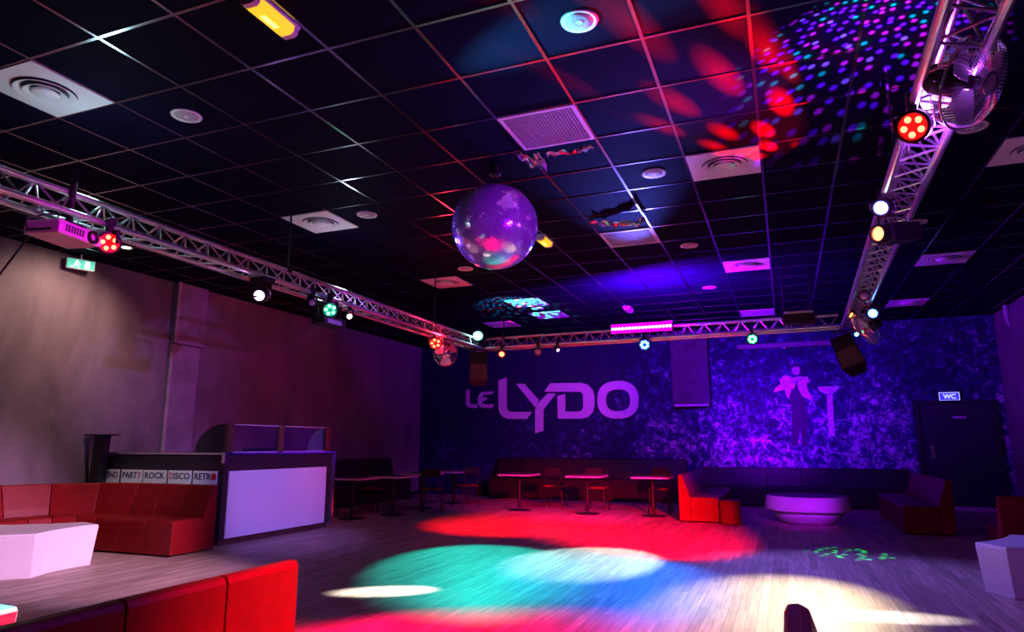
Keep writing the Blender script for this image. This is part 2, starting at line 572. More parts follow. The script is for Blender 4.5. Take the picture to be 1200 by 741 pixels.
def rock_mat():
    """Dark wall brushed with pale fluorescent strokes like rock."""
    m = bpy.data.materials.new('brushed_rock_paint')
    m.use_nodes = True
    nt = m.node_tree
    L = nt.links.new
    b = nt.nodes['Principled BSDF']
    tc = nt.nodes.new('ShaderNodeTexCoord')
    n = nt.nodes.new('ShaderNodeTexNoise'); n.inputs['Scale'].default_value = 6.0; n.inputs['Detail'].default_value = 9
    n.inputs['Roughness'].default_value = 0.80; n.inputs['Distortion'].default_value = 0.6
    L(tc.outputs['Object'], n.inputs['Vector'])
    big = nt.nodes.new('ShaderNodeTexNoise'); big.inputs['Scale'].default_value = 0.9; big.inputs['Detail'].default_value = 3
    L(tc.outputs['Object'], big.inputs['Vector'])
    # strokes thin out towards the ceiling and towards the lettering on the left
    sep = nt.nodes.new('ShaderNodeSeparateXYZ'); L(tc.outputs['Object'], sep.inputs[0])
    zx = nt.nodes.new('ShaderNodeMapRange'); zx.inputs['From Min'].default_value = 3.6; zx.inputs['From Max'].default_value = 1.0
    zx.inputs['To Min'].default_value = -0.06; zx.inputs['To Max'].default_value = 0.05
    L(sep.outputs['Z'], zx.inputs['Value'])
    xx = nt.nodes.new('ShaderNodeMapRange'); xx.inputs['From Min'].default_value = -5.5; xx.inputs['From Max'].default_value = -2.0
    xx.inputs['To Min'].default_value = -0.12; xx.inputs['To Max'].default_value = 0.02
    L(sep.outputs['X'], xx.inputs['Value'])
    a1 = nt.nodes.new('ShaderNodeMath'); a1.operation = 'ADD'; L(zx.outputs[0], a1.inputs[0]); L(xx.outputs[0], a1.inputs[1])
    bs = nt.nodes.new('ShaderNodeMapRange'); bs.inputs['To Min'].default_value = -0.12; bs.inputs['To Max'].default_value = 0.12
    L(big.outputs['Fac'], bs.inputs['Value'])
    a2 = nt.nodes.new('ShaderNodeMath'); a2.operation = 'ADD'; L(a1.outputs[0], a2.inputs[0]); L(bs.outputs[0], a2.inputs[1])
    a3 = nt.nodes.new('ShaderNodeMath'); a3.operation = 'ADD'; L(a2.outputs[0], a3.inputs[0]); L(n.outputs['Fac'], a3.inputs[1])
    r = nt.nodes.new('ShaderNodeValToRGB')
    e = r.color_ramp.elements
    e[0].position = 0.44; e[0].color = (0.010, 0.012, 0.05, 1)
    e[1].position = 0.68; e[1].color = (0.80, 0.42, 0.82, 1)
    q = e.new(0.56); q.color = (0.035, 0.04, 0.18, 1)
    L(a3.outputs[0], r.inputs[0]); L(r.outputs[0], b.inputs['Base Color'])
    b.inputs['Roughness'].default_value = 0.75
    b.inputs['Specular IOR Level'].default_value = 0.2
    return m


M['floor'] = floor_mat()
M['plaster'] = plaster_mat()
M['rock'] = rock_mat()
M['rightwall'] = pm('plum_plaster', (0.17, 0.12, 0.16), 0.6, noise=0.25, nscale=2)

# ------------------------------------------------------------------ the room
XL, XR, YB, YF, ZC = -9.39, 4.22, 16.75, -2.2, 3.99
T = 0.2
struct('floor', MB().span((XL - T, YF - T, -0.15), (XR + T, YB + T, 0)), M['floor'])
struct('wall_left', MB().span((XL - T, YF - T, 0), (XL, YB + T, ZC + 0.1)), M['plaster'])
struct('wall_right', MB().span((XR, YF - T, 0), (XR + T, YB + T, ZC + 0.1)), M['rightwall'])
struct('wall_back', MB().span((XL, YB, 0), (XR, YB + T, ZC + 0.1)), M['rock'])
struct('wall_front', MB().span((XL, YF - T, 0), (XR, YF, ZC + 0.1)), M['rightwall'])
ceiling = struct('ceiling', MB().span((XL, YF, ZC), (XR, YB, ZC + 0.1)), M['tile'])
# suspended grid: one bar mesh each way
TS, GX, GY = 0.67815, -1.3925, 3.4918
g = MB()
k = math.ceil((XL - GX) / TS)
while GX + k * TS < XR:
    x = GX + k * TS
    g.span((x - 0.012, YF, ZC - 0.006), (x + 0.012, YB, ZC + 0.002)); k += 1
k = math.ceil((YF - GY) / TS)
while GY + k * TS < YB:
    y = GY + k * TS
    g.span((XL, y - 0.012, ZC - 0.005), (XR, y + 0.012, ZC + 0.002)); k += 1
struct('trim_1', g, M['tbar'])
# baseboards
struct('baseboard_left', MB().span((XL, YF, 0), (XL + 0.015, YB, 0.09)), M['blackpaint'])
struct('baseboard_right', MB().span((XR - 0.015, YF, 0), (XR, YB, 0.09)), M['blackpaint'])
# boxed pillar on the left wall: upper panel, lower panel and its pale edge
struct('trim_2', MB().span((XL, 8.27, 0), (XL + 0.05, 8.86, 2.95)), M['wallpanel'], bevel=0.004)
struct('trim_3', MB().span((XL, 8.27, 2.96), (XL + 0.10, 8.90, ZC)), M['wallpanel'], bevel=0.004)
struct('trim_4', MB().span((XL + 0.05, 8.25, 0), (XL + 0.065, 8.30, 2.8)).span((XL + 0.1, 8.25, 2.98), (XL + 0.115, 8.31, ZC)), M['trim'])
# boxed duct on the back wall
struct('trim_5', MB().span((-2.44, YB - 0.28, 2.24), (-1.58, YB, ZC)), M['duct'], bevel=0.01)
struct('trim_6', MB().span((-2.40, YB - 0.30, 2.19), (-1.62, YB, 2.24)), M['trim'])
# door
door = struct('door_1', MB().span((2.66, YB - 0.05, 0.06), (3.96, YB, 2.15)), M['door'], bevel=0.006)
obj('door_frame', MB().span((2.56, YB - 0.08, 0), (2.66, YB, 2.22)).span((3.96, YB - 0.08, 0), (4.06, YB, 2.22)).span((2.66, YB - 0.08, 2.15), (3.96, YB, 2.22)), M['blackpaint'], door)
hp = obj('handle_plate', MB().span((2.80, YB - 0.062, 1.02), (2.87, YB - 0.05, 1.30)), M['chrome'], door, bevel=0.004)
hp['label'] = 'pale metal push plate'
obj('lever', MB().tube((2.835, YB - 0.06, 1.10), (2.835, YB - 0.11, 1.10), 0.01).tube((2.835, YB - 0.11, 1.10), (2.95, YB - 0.11, 1.10), 0.01), M['chrome'], door)
obj('name_plate', MB().span((3.26, YB - 0.058, 1.84), (3.50, YB - 0.05, 1.89)), M['trim'], door)
obj('sill', MB().span((2.56, YB - 0.16, 0.0), (4.02, YB - 0.02, 0.06)), M['trim'], door)

# ------------------------------------------------------------------ ceiling fittings
def cell(i, j):
    return (GX + (i + 0.5) * TS, GY + (j + 0.5) * TS)


def make_diffuser():
    t = thing('air_diffuser', '', 'air vent')
    h = TS / 2 - 0.012
    mb = MB()
    n = 48
    outer = []
    for i in range(n):
        a = 2 * PI * i / n
        c, s = math.cos(a), math.sin(a)
        q = h / max(abs(c), abs(s))
        outer.append((q * c, q * s))
    inner = [(0.215 * math.cos(2 * PI * i / n), 0.215 * math.sin(2 * PI * i / n)) for i in range(n)]
    mb.ringprism(outer, inner, lambda p: (p[0], p[1], -0.012), lambda p: (p[0], p[1], -0.002))
    obj('face_plate', mb, M['white'], t)
    obj('recess', MB().lathe([(0, -0.001), (0.215, -0.001), (0.215, -0.006)], 48), M['recess'], t)
    for nm, r0, r1, z in (('cone', 0.212, 0.165, 0.030), ('cone', 0.150, 0.105, 0.036)):
        obj(nm, MB().lathe([(r1, -0.004), (r0, -z), (r0 - 0.006, -z - 0.003), (r1 - 0.008, -0.004)], 48), M['white'], t, smooth=True)
    obj('centre_disc', MB().lathe([(0, -0.040), (0.085, -0.040), (0.098, -0.030), (0.06, -0.004), (0, -0.004)], 40), M['white'], t, smooth=True)
    return t


DIFF = [((-6, -1), 'large white square ceiling diffuser in the top left corner of the photo'),
        ((-6, 4), 'white square ceiling diffuser over the left truss between two round speakers'),
        ((-6, 9), 'white square ceiling diffuser below left of the mirror ball'),
        ((1, 4), 'white square ceiling diffuser beside the red light spots'),
        ((1, 10), 'white square ceiling diffuser over the middle of the back truss'),
        ((5, 5), 'white square ceiling diffuser cut by the right edge of the photo'),
        ((5, 11), 'dim white square ceiling diffuser right of the side truss, middle of three'),
        ((5, 16), 'dim red tinted square ceiling diffuser nearest the back right corner')]
d0 = make_diffuser()
for i, (c, lab) in enumerate(DIFF):
    x, y = cell(*c)
    if i == 0:
        d0.location = (x, y, ZC); d0['label'] = lab; d0['group'] = 'square ceiling diffusers'
    else:
        dup(d0, (x, y, ZC), None, lab, 'square ceiling diffusers')


def make_speaker():
    t = thing('ceiling_speaker', '', 'speaker')
    obj('bezel', MB().lathe([(0.092, -0.004), (0.118, -0.010), (0.122, 0.0), (0.09, 0.0)], 40), M['white'], t, smooth=True)
    obj('grille', MB().lathe([(0, -0.011), (0.05, -0.010), (0.094, -0.004), (0.094, 0), (0, 0)], 40), M['grille'], t, smooth=True)
    obj('centre_badge', MB().lathe([(0, -0.0145), (0.020, -0.0145), (0.022, -0.0105), (0, -0.0105)], 20), M['white'], t)
    return t


SPK = [(0.5, 0.5, 'round ceiling speaker glowing cyan blue at the top of the photo'),
       (-4.5, 0.55, 'small round white ceiling speaker right of the large corner diffuser'),
       (-4.5, 4.47, 'small round white ceiling speaker right of the diffuser above the left truss'),
       (0.5, 4.47, 'round white ceiling speaker between the light panel and the square diffuser'),
       (4.52, 4.46, 'round violet ceiling speaker below the large cage fan'),
       (4.52, 8.5, 'dim round ceiling speaker right of the side truss, middle of its row'),
       (0.5, 8.47, 'small round ceiling speaker right of the second light panel'),
       (0.5, 12.48, 'small pink round ceiling speaker nearest the back truss'),
       (-4.5, 8.47, 'small round ceiling speaker just below the mirror ball'),
       (-4.5, 13.4, 'tiny round ceiling speaker between the two far grilles')]
s0 = make_speaker()
for i, (u, v, lab) in enumerate(SPK):
    p = (GX + u * TS, GY + v * TS, ZC)
    if i == 0:
        s0.location = p; s0['label'] = lab; s0['group'] = 'round ceiling speakers'
    else:
        dup(s0, p, None, lab, 'round ceiling speakers')


def make_grille():
    t = thing('return_grille', '', 'air vent')
    h = TS / 2 - 0.008
    sq = lambda a: [(-a, -a), (a, -a), (a, a), (-a, a)]
    obj('frame', MB().ringprism(sq(h), sq(h - 0.030), lambda p: (p[0], p[1], -0.014), lambda p: (p[0], p[1], -0.001)), M['white'], t)
    mb = MB()
    a = h - 0.030
    n = 22
    for i in range(n + 1):
        q = -a + 2 * a * i / n
        mb.box((q, 0, -0.007), (0.006, 2 * a, 0.008)); mb.box((0, q, -0.007), (2 * a, 0.006, 0.008))
    obj('grid', mb, M['grille'], t)
    obj('backing', MB().box((0, 0, -0.002), (2 * a, 2 * a, 0.002)), M['grille'], t)
    return t


GR = [((-1, 2), 'large square return grille with white frame lit purple above the mirror ball'),
      ((-1, 7), 'square return grille with white frame right of the mirror ball'),
      ((-5, 12), 'far square return grille left of the two beneath the mirror ball'),
      ((-5, 14), 'far square return grille closest to the pink light bar side of its pair'),
      ((-7, 15), 'dim red square return grille just above the corner of the trusses'),
      ((1, 16), 'dim red square return grille just above the right part of the back truss')]
g0 = make_grille()
for i, (c, lab) in enumerate(GR):
    x, y = cell(*c)
    if i == 0:
        g0.location = (x, y, ZC); g0['label'] = lab; g0['group'] = 'square return grilles'
    else:
        dup(g0, (x, y, ZC), None, lab, 'square return grilles')


def make_emergency():
    t = thing('emergency_light', '', 'emergency light')
    obj('housing', MB().box((0, 0, -0.012), (0.15, 0.40, 0.024)), M['white'], t, bevel=0.004)
    prof = [(-0.065, 0), (0.065, 0), (0.058, -0.035), (0.035, -0.05), (-0.035, -0.05), (-0.058, -0.035)]
    d = obj('diffuser', MB().prism(prof, lambda p: (p[0], -0.155, p[1] - 0.024), lambda p: (p[0], 0.155, p[1] - 0.024)), M['yellow'], t)
    obj('hot_tube', MB().box((0, 0, -0.0745), (0.035, 0.13, 0.003)), M['yellow_hot'], d)
    for s in (-1, 1):
        obj('end_cap', MB().prism(prof, lambda p, s=s: (p[0], s * 0.155, p[1] - 0.024), lambda p, s=s: (p[0], s * 0.195, p[1] - 0.024)), M['plastic'], t)
    return t


e0 = make_emergency()
e0.location = (-2.84, 3.02, ZC)
e0['label'] = 'yellow glowing emergency light box at the top edge of the photo'
e0['group'] = 'ceiling emergency lights'
dup(e0, (-2.80, 8.20, ZC), None, 'yellow glowing emergency light box just right of the mirror ball', 'ceiling emergency lights')
dup(e0, (-2.75, 13.2, ZC), None, 'pink tinted unlit emergency light box above the pink light bar', 'ceiling emergency lights',
    {M['yellow']: M['plastic'], M['yellow_hot']: M['plastic']})

def foil(label, pts, w, loc):
    """A crumpled strip of shiny film caught on the ceiling grid."""
    rng = random.Random(len(label))
    mb = MB()
    rows = []
    for i in range(len(pts) * 6 - 5):
        k, f = divmod(i, 6)
        p = Vector(pts[k]).lerp(Vector(pts[min(k + 1, len(pts) - 1)]), f / 6)
        row = []
        for j in range(5):
            q = (j / 4 - 0.5) * w * rng.uniform(0.7, 1.2)
            row.append(mb.bm.verts.new((p.x + rng.uniform(-0.02, 0.02), p.y + q, p.z - abs(rng.gauss(0, 0.03)))))
        rows.append(row)
    for A, B in zip(rows, rows[1:]):
        for j in range(4):
            mb.bm.faces.new((A[j], A[j + 1], B[j + 1], B[j]))
    o = obj('foil_scrap', mb, M['chrome'])
    o.location = loc
    return tag(o, label, 'foil', 'foil scraps on the ceiling')


foil('crumpled shiny foil scrap on the ceiling just behind the mirror ball and grille', [(-0.12, 0, 0), (0.0, 0.08, -0.04), (0.10, 0.02, -0.02)], 0.30, (-2.02, 5.62, 3.975))
foil('thin shiny foil strip along the edge of the grille above the mirror ball', [(-0.02, 0, 0), (0.25, 0.05, -0.01), (0.42, 0.0, 0)], 0.08, (-1.86, 5.60, 3.975))
foil('shiny foil strip with dangling tip beside the second light grille', [(-0.30, 0, 0), (0.0, 0.02, -0.02), (0.26, 0.0, -0.06), (0.34, 0, 0)], 0.16, (-1.72, 7.75, 3.975))

t = thing('downlight', 'small warm glowing round downlight in the ceiling by the left wall', 'downlight', (-8.31, 6.455, ZC))
obj('bezel', MB().lathe([(0.055, -0.002), (0.085, -0.012), (0.09, 0), (0.055, 0)], 32), M['white'], t, smooth=True)
obj('lamp', MB().lathe([(0, -0.006), (0.056, -0.006), (0.056, -0.001), (0, -0.001)], 32), M['led_warm'], t)


# ------------------------------------------------------------------ trusses
def truss(name, label, A, B, apex=3.17, base=2.985, half=0.112):
    """Triangular truss, one chord up and two down, hung from the ceiling."""
    t = thing(name, label, 'truss', (A[0], A[1], 0))
    A, B = Vector((A[0], A[1], 0)), Vector((B[0], B[1], 0))
    d = B - A
    L = d.length
    u = d / L
    side = Vector((-u.y, u.x, 0))

    def P(s, w, z):
        return u * s + side * w + Vector((0, 0, z))
    for w, z in ((0, apex), (half, base), (-half, base)):
        c = MB().tube(P(0, w, z), P(L, w, z), 0.025, 14)
        obj('chord', c, M['alu'], t, smooth=False)
    n = int(L / 0.135)
    for (w0, z0), (w1, z1) in (((0, apex), (half, base)), ((0, apex), (-half, base)), ((half, base), (-half, base))):
        mb = MB()
        for i in range(n):
            a, b = ((w0, z0), (w1, z1)) if i % 2 == 0 else ((w1, z1), (w0, z0))
            mb.tube(P(L * i / n, *a), P(L * (i + 1) / n, *b), 0.0085, 6)
        obj('lacing', mb, M['alu'], t)
    return t, P, L


tl, PLt, LLt = truss('lighting_truss', 'long aluminium truss with clamped lamps crossing the left side of the ceiling', (-4.87, 1.4), (-5.03, 10.9))
tb, PBt, LBt = truss('lighting_truss', 'far aluminium truss with the pink light bar in front of the mural wall', (-5.14, 11.06), (0.83, 10.82))
tr, PRt, LRt = truss('lighting_truss', 'aluminium truss running to the back along the right side of the ceiling', (0.765, 1.2), (0.985, 10.96))


def hangers(parent, P, spots, top=ZC):
    for s in spots:
        mb = MB().tube(P(s, 0, 3.19), P(s, 0, top), 0.010, 8)
        mb.box(P(s, 0, 3.18), (0.07, 0.07, 0.05))
        obj('hanger_rod', mb, M['black'], parent)


hangers(tl, PLt, (1.0, 4.4, 7.9))
hangers(tb, PBt, (0.6, 5.24, 5.62))
hangers(tr, PRt, (1.0, 4.0, 7.4))

# ------------------------------------------------------------------ mirror ball
t = thing('mirror_ball', 'large mirror ball of small square facets hanging over the dance floor', 'mirror ball', (-2.466, 5.764, 3.364))
mb = MB()
RB, NU, NV = 0.4145, 150, 76
rings = []
for i in range(NV + 1):
    th = PI * i / NV
    if i in (0, NV):
        rings.append([mb.bm.verts.new((0, 0, RB * math.cos(th)))])
    else:
        row = []
        for j in range(NU):
            a = 2 * PI * j / NU
            rr = RB * (1 + random.uniform(-0.0010, 0.0010))
            row.append(mb.bm.verts.new((rr * math.sin(th) * math.cos(a), rr * math.sin(th) * math.sin(a), rr * math.cos(th))))
        rings.append(row)
for A, B in zip(rings, rings[1:]):
    for j in range(NU):
        q = (j + 1) % NU
        if len(A) == 1:
            mb.bm.faces.new((A[0], B[j], B[q]))
        elif len(B) == 1:
            mb.bm.faces.new((A[j], B[0], A[q]))
        else:
            mb.bm.faces.new((A[j], B[j], B[q], A[q]))
obj('mirrored_sphere', mb, M['mirror'], t)
obj('collar', MB().lathe([(0, 0.06), (0.012, 0.06), (0.016, 0.03), (0.05, 0.012), (0.06, -0.004), (0, -0.004)], 24), M['chrome'], t, loc=(0, 0, RB), smooth=True)
obj('motor', MB().lathe([(0, 0), (0.06, 0), (0.06, -0.09), (0.045, -0.11), (0, -0.11)], 24), M['black'], t, loc=(0, 0, ZC - 3.364))
obj('chain', MB().tube((0, 0, RB + 0.05), (0, 0, ZC - 3.364 - 0.1), 0.006, 6), M['black'], t)


# ------------------------------------------------------------------ stage lamps on the trusses
def clamp_yoke(t, top, arm=0.10):
    """Hook clamp round a chord and a U bracket; the lamp pivots at the thing's origin."""
    obj('clamp', MB().box((0, 0, top - 0.015), (0.035, 0.045, 0.09)).tube((-0.022, 0, top + 0.012), (0.022, 0, top + 0.012), 0.038, 14), M['black'], t)
    mb = MB()
    mb.box((0, 0, top - 0.065), (2 * arm + 0.012, 0.03, 0.008))
    for s in (-1, 1):
        mb.box((s * arm, 0, (top - 0.065) / 2 - 0.01), (0.006, 0.03, abs(top - 0.065) + 0.02))
    obj('yoke', mb, M['black'], t)


def aim_rot(pos, target):
    return (Vector(target) - Vector(pos)).to_track_quat('-Z', 'Y').to_matrix()


def led_par(label, pos, target, led, glow, top, n=5, r=0.075, group='LED stage lamps'):
    """Flat round LED lamp: shallow drum, bezel, glowing face and separate lenses."""
    t = thing('stage_lamp', label, 'stage light', pos, group=group)
    clamp_yoke(t, top, r + 0.022)
    m = aim_rot(pos, target).to_4x4()
    h = obj('housing', MB().lathe([(0, 0.06), (r * 0.7, 0.06), (r + 0.01, 0.03), (r + 0.014, -0.03), (r, -0.034), (r, -0.022), (0, -0.022)], 28).xf(m), M['black'], t)
    obj('face', MB().lathe([(0, -0.026), (r - 0.002, -0.026), (r - 0.002, -0.021), (0, -0.021)], 28).xf(m), glow, h)
    spots = [(0, 0)] if n == 1 else [(r * 0.6 * math.cos(2 * PI * i / n), r * 0.6 * math.sin(2 * PI * i / n)) for i in range(n)]
    lr = r * 0.86 if n == 1 else r * 0.25
    for x, y in spots:
        obj('lens', MB().lathe([(0, -0.040), (lr * 0.7, -0.036), (lr, -0.024), (0, -0.024)], 16, Matrix.Translation((x, y, 0))).xf(m), led, t, smooth=True)
    return t


CAM = (0, 0, 1.3)
# left truss: bottom chords at z 2.985; lamps hang 0.10 to 0.15 below
led_par('round stage lamp with five orange red LEDs beside the white projector', (-4.76, 3.54, 2.835), (-1.2, 2.2, 1.6), M['led_red'], M['led_redglow'], 0.15)
led_par('round stage lamp with green LEDs above a dark box on the left truss', (-4.80, 6.38, 2.84), (-1.6, 3.5, 0.9), M['led_green'], M['led_greenglow'], 0.145, 5, 0.08)
led_par('round red LED lamp beside the small cage fan on the left truss', (-4.90, 9.15, 2.84), (-2.5, 5.5, 0.6), M['led_red'], M['led_redglow'], 0.145, 5, 0.09)
led_par('cyan white glowing round lamp at the corner of the left and far trusses', (-4.93, 10.78, 3.20), (-3.0, 6.75, 0.6), M['led_cyan'], M['led_cyanglow'], -0.19, 1, 0.095)
led_par('red glowing round lamp under the far truss right of the hanging speaker', (-4.5, 10.85, 2.86), (-2.8, 6.0, 0.6), M['led_red'], M['led_redglow'], 0.125, 1, 0.055)
led_par('blue glowing LED lamp under the pink light bar', (-2.0, 10.78, 2.88), (-0.9, 5.0, 0.4), M['led_blue'], M['led_blueglow'], 0.11, 7, 0.085)
led_par('green white LED lamp under the far truss left of the roller screen case', (-0.37, 10.76, 2.875), (-0.2, 5.0, 0.4), M['led_green'], M['led_greenglow'], 0.11, 7, 0.075)
led_par('big round stage lamp with five red LEDs on the right truss', (0.70, 3.66, 2.86), (-0.6, 1.4, 1.6), M['led_red'], M['led_redglow'], 0.13, 5, 0.068)
led_par('white glowing round lamp on the right truss above the red lamp', (0.72, 5.05, 2.90), (-1.0, 2.0, 1.2), M['led_white'], M['led_whiteglow'], 0.09, 1, 0.052)
led_par('violet white strobe lamp under the large cage fan inside the right truss', (0.83, 3.78, 3.04), (0.4, 1.4, 1.9), M['led_violet'], M['led_violet'], 0.0, 1, 0.07)
led_par('blue glowing lamp beside the cage fan at the far end of the right truss', (1.07, 9.0, 2.85), (-0.3, 4.0, 0.9), M['led_blue'], M['led_blueglow'], 0.14, 1, 0.06)
led_par('pale unlit round lamp inside the far end of the right truss', (0.92, 8.3, 2.93), (-0.5, 3.0, 1.3), M['darklens'], M['darklens'], 0.06, 1, 0.05)


def pin_spot(label, pos, target, led, top, r=0.04, length=0.16, group='small pin spots'):
    t = thing('pin_spot', label, 'stage light', pos, group=group)
    clamp_yoke(t, top, r + 0.018)
    m = aim_rot(pos, target).to_4x4()
    obj('barrel', MB().lathe([(0, length), (r * 0.6, length), (r * 0.95, length * 0.6), (r, -0.03), (r * 0.9, -0.034), (r * 0.9, -0.02), (0, -0.02)], 22).xf(m), M['black'], t)
    obj('lens', MB().lathe([(0, -0.030), (r * 0.7, -0.026), (r * 0.88, -0.02), (0, -0.02)], 18).xf(m), led, t, smooth=True)
    return t


pin_spot('small spot with a lit white lens at the dark box end of the left truss', (-4.86, 6.85, 2.85), (-1.5, 3.0, 0.5), M['led_warm'], 0.135, 0.036)
pin_spot('small violet spot between moving head and green lamp on the left truss', (-4.82, 6.08, 2.87), (-2.0, 3.8, 0.5), M['darklens'], 0.115, 0.045)
pin_spot('small dark spot with pinkish lens under the far truss left of the sign letters', (-3.83, 10.84, 2.86), (-2.0, 5.0, 0.4), M['darklens'], 0.125, 0.07)
pin_spot('tiny spot with pale lens under the far truss right of the dark pinkish spot', (-3.48, 10.84, 2.88), (-0.25, 6.9, 0), M['led_violet'], 0.105, 0.03)
pin_spot('small green glowing laser spot below the truss corner on the right', (0.95, 9.8, 2.72), (-0.5, 3.0, 1.0), M['led_green'], 0.265, 0.028, 0.12)

# red theatre lamp with a long black body on the right truss
t = thing('profile_spot', 'black box lamp with red glowing lens under the white lamp on the right truss', 'stage light', (0.80, 5.24, 2.76))
m = aim_rot((0.80, 5.24, 2.76), (-1.3, 3.1, 2.3)).to_4x4()
clamp_yoke(t, 0.20, 0.085)
b = obj('body', MB().box((0, 0, 0.05), (0.15, 0.13, 0.30)).xf(m), M['black'], t, bevel=0.012)
obj('nozzle', MB().lathe([(0.062, -0.17), (0.062, -0.09), (0.05, -0.09), (0.05, -0.17)], 24).xf(m), M['black'], t)
obj('lens', MB().lathe([(0, -0.165), (0.035, -0.162), (0.05, -0.15), (0, -0.15)], 20).xf(m), M['led_red'], t, smooth=True)

# orange strip lamp at the right corner
t = thing('strip_lamp', 'small orange red strip lamp at the right end of the far truss', 'stage light', (0.90, 9.6, 2.965))
obj('housing', MB().box((0, 0, 0), (0.05, 0.30, 0.04)), M['black'], t, bevel=0.005)
obj('diode_strip', MB().box((-0.012, 0, -0.022), (0.024, 0.27, 0.006)), M['led_orange'], t)

# moving head
t = thing('moving_head_lamp', 'moving head lamp with violet lit lens hanging under the left truss', 'stage light', (-4.83, 5.30, 2.80))
obj('base', MB().box((0, 0, 0.135), (0.20, 0.16, 0.06)), M['black'], t, bevel=0.01)
obj('clamp', MB().box((0, 0, 0.18), (0.05, 0.05, 0.06)), M['black'], t)
mb = MB()
for s in (-1, 1):
    mb.box((0, s * 0.095, 0.03), (0.07, 0.022, 0.17))
obj('yoke_arms', mb, M['black'], t, bevel=0.006)
m = aim_rot((0, 0, 0), (0.55, -1.0, -0.45)).to_4x4()
hd = obj('head', MB().lathe([(0, 0.12), (0.05, 0.115), (0.075, 0.05), (0.078, -0.05), (0.065, -0.10), (0.055, -0.10), (0, -0.095)], 26).xf(m), M['black'], t, smooth=True)
obj('lens', MB().lathe([(0, -0.115), (0.03, -0.112), (0.054, -0.098), (0, -0.098)], 20).xf(m), M['led_violet'], hd, smooth=True)
obj('fins', MB().lathe([(0.079, 0.02), (0.084, 0.02), (0.084, 0.03), (0.079, 0.03)], 26).lathe([(0.079, 0.0), (0.084, 0.0), (0.084, 0.01), (0.079, 0.01)], 26).xf(m), M['chrome'], hd)

# dark box under the green lamp
t = thing('beam_effect_lamp', 'dark boxy effect lamp hanging below the green lamp', 'stage light', (-4.84, 6.42, 2.70))
obj('body', MB().box((0, 0, 0), (0.20, 0.40, 0.10)), M['black'], t, bevel=0.015)
obj('window', MB().box((0.102, -0.02, -0.01), (0.006, 0.26, 0.05)), M['darklens'], t)
for s in (-1, 1):
    obj('bracket', MB().box((0, s * 0.21, 0.10), (0.03, 0.008, 0.20)), M['black'], t)
obj('clamp', MB().box((0, 0, 0.205), (0.035, 0.45, 0.02)).box((0, 0, 0.245), (0.04, 0.05, 0.07)), M['black'], t)

# pink light bar
t = thing('light_bar', 'horizontal bar of glowing pink LEDs on the far truss', 'light bar', (-2.04, 10.76, 3.15))
obj('housing', MB().box((0, 0.02, 0), (1.00, 0.07, 0.17)), M['black'], t, bevel=0.006)
obj('diffuser_face', MB().box((0, -0.017, 0), (0.98, 0.006, 0.15)), M['bar_face'], t)
for i in range(18):
    obj('diode', MB().lathe([(0, -0.01), (0.016, -0.008), (0.022, 0), (0, 0)], 12, Matrix.Translation((-0.46 + 0.92 * i / 17, -0.021, 0.0)) @ Matrix.Rotation(-PI / 2, 4, 'X') @ Matrix.Rotation(PI, 4, 'X')), M['led_pink'], t, smooth=True)
for s in (-1, 1):
    obj('bracket', MB().box((s * 0.42, 0.06, -0.01), (0.03, 0.03, 0.15)), M['black'], t)
lb = bpy.data.lights.new('bar_glow', 'AREA'); lb.shape = 'RECTANGLE'; lb.size = 0.95; lb.size_y = 0.06
lb.color = (0.20, 0.0, 1.0); lb.energy = 800
o = bpy.data.objects.new('bar_glow', lb); o.location = (-1.95, 10.78, 3.27); COL.objects.link(o); aim(o, (-1.75, 11.5, 3.99))

# device box on the far truss by its hanger rods
t = thing('truss_projector', 'flat dark box with a bluish top resting on the far truss below two rods', 'projector', (0.30, 10.76, 3.12))
obj('case', MB().box((0, 0, 0), (0.44, 0.22, 0.16)), M['wood_top'], t, bevel=0.012)
obj('top_cover', MB().box((0, 0, 0.10), (0.40, 0.20, 0.04)), M['plastic'], t, bevel=0.01)
obj('lens_ring', MB().lathe([(0.035, 0), (0.035, 0.02), (0.022, 0.02), (0.022, 0)], 20, Matrix.Translation((0.12, -0.11, 0.0)) @ Matrix.Rotation(PI / 2, 4, 'X')), M['black'], t)

# white projector on the left truss
t = thing('video_projector', 'white ceiling projector with rear sockets hanging from the left truss', 'projector', (-4.86, 3.26, 2.83), (0, 0, R(12)))
prof = [(-0.17, -0.05), (0.17, -0.05), (0.175, 0.01), (0.16, 0.055), (-0.16, 0.055), (-0.175, 0.01)]
obj('case', MB().prism([(p[0], p[1]) for p in prof], lambda p: (p[0] * 0.86, -0.20, p[1]), lambda p: (p[0] * 0.86, 0.20, p[1])), M['plastic'], t, bevel=0.012)
obj('lens', MB().lathe([(0.045, -0.03), (0.05, 0.02), (0.03, 0.02), (0.028, -0.01), (0, -0.01)], 24, Matrix.Translation((0.15, 0.10, 0.0)) @ Matrix.Rotation(PI / 2, 4, 'Y')), M['black'], t, smooth=True)
mb = MB()
for i in range(6):
    mb.box((-0.10 + i * 0.035, -0.204, -0.022), (0.022, 0.012, 0.014))
obj('sockets', mb, M['black'], t)
mb = MB()
for i in range(7):
    mb.box((0.152, -0.14 + i * 0.025, 0.0), (0.006, 0.012, 0.05))
obj('vent', mb, M['recess'], t)
obj('mount_pole', MB().tube((0, 0.03, 0.05), (0, 0.03, 0.42), 0.025, 12).box((0, 0.03, 0.075), (0.16, 0.16, 0.02)), M['black'], t)
obj('cable', MB().path([(-0.04, -0.20, -0.015), (-0.05, -0.27, -0.03), (-0.08, -0.25, 0.05), (-0.03, -0.12, 0.12), (0.0, 0.0, 0.15)], 0.007, 6), M['black'], t)
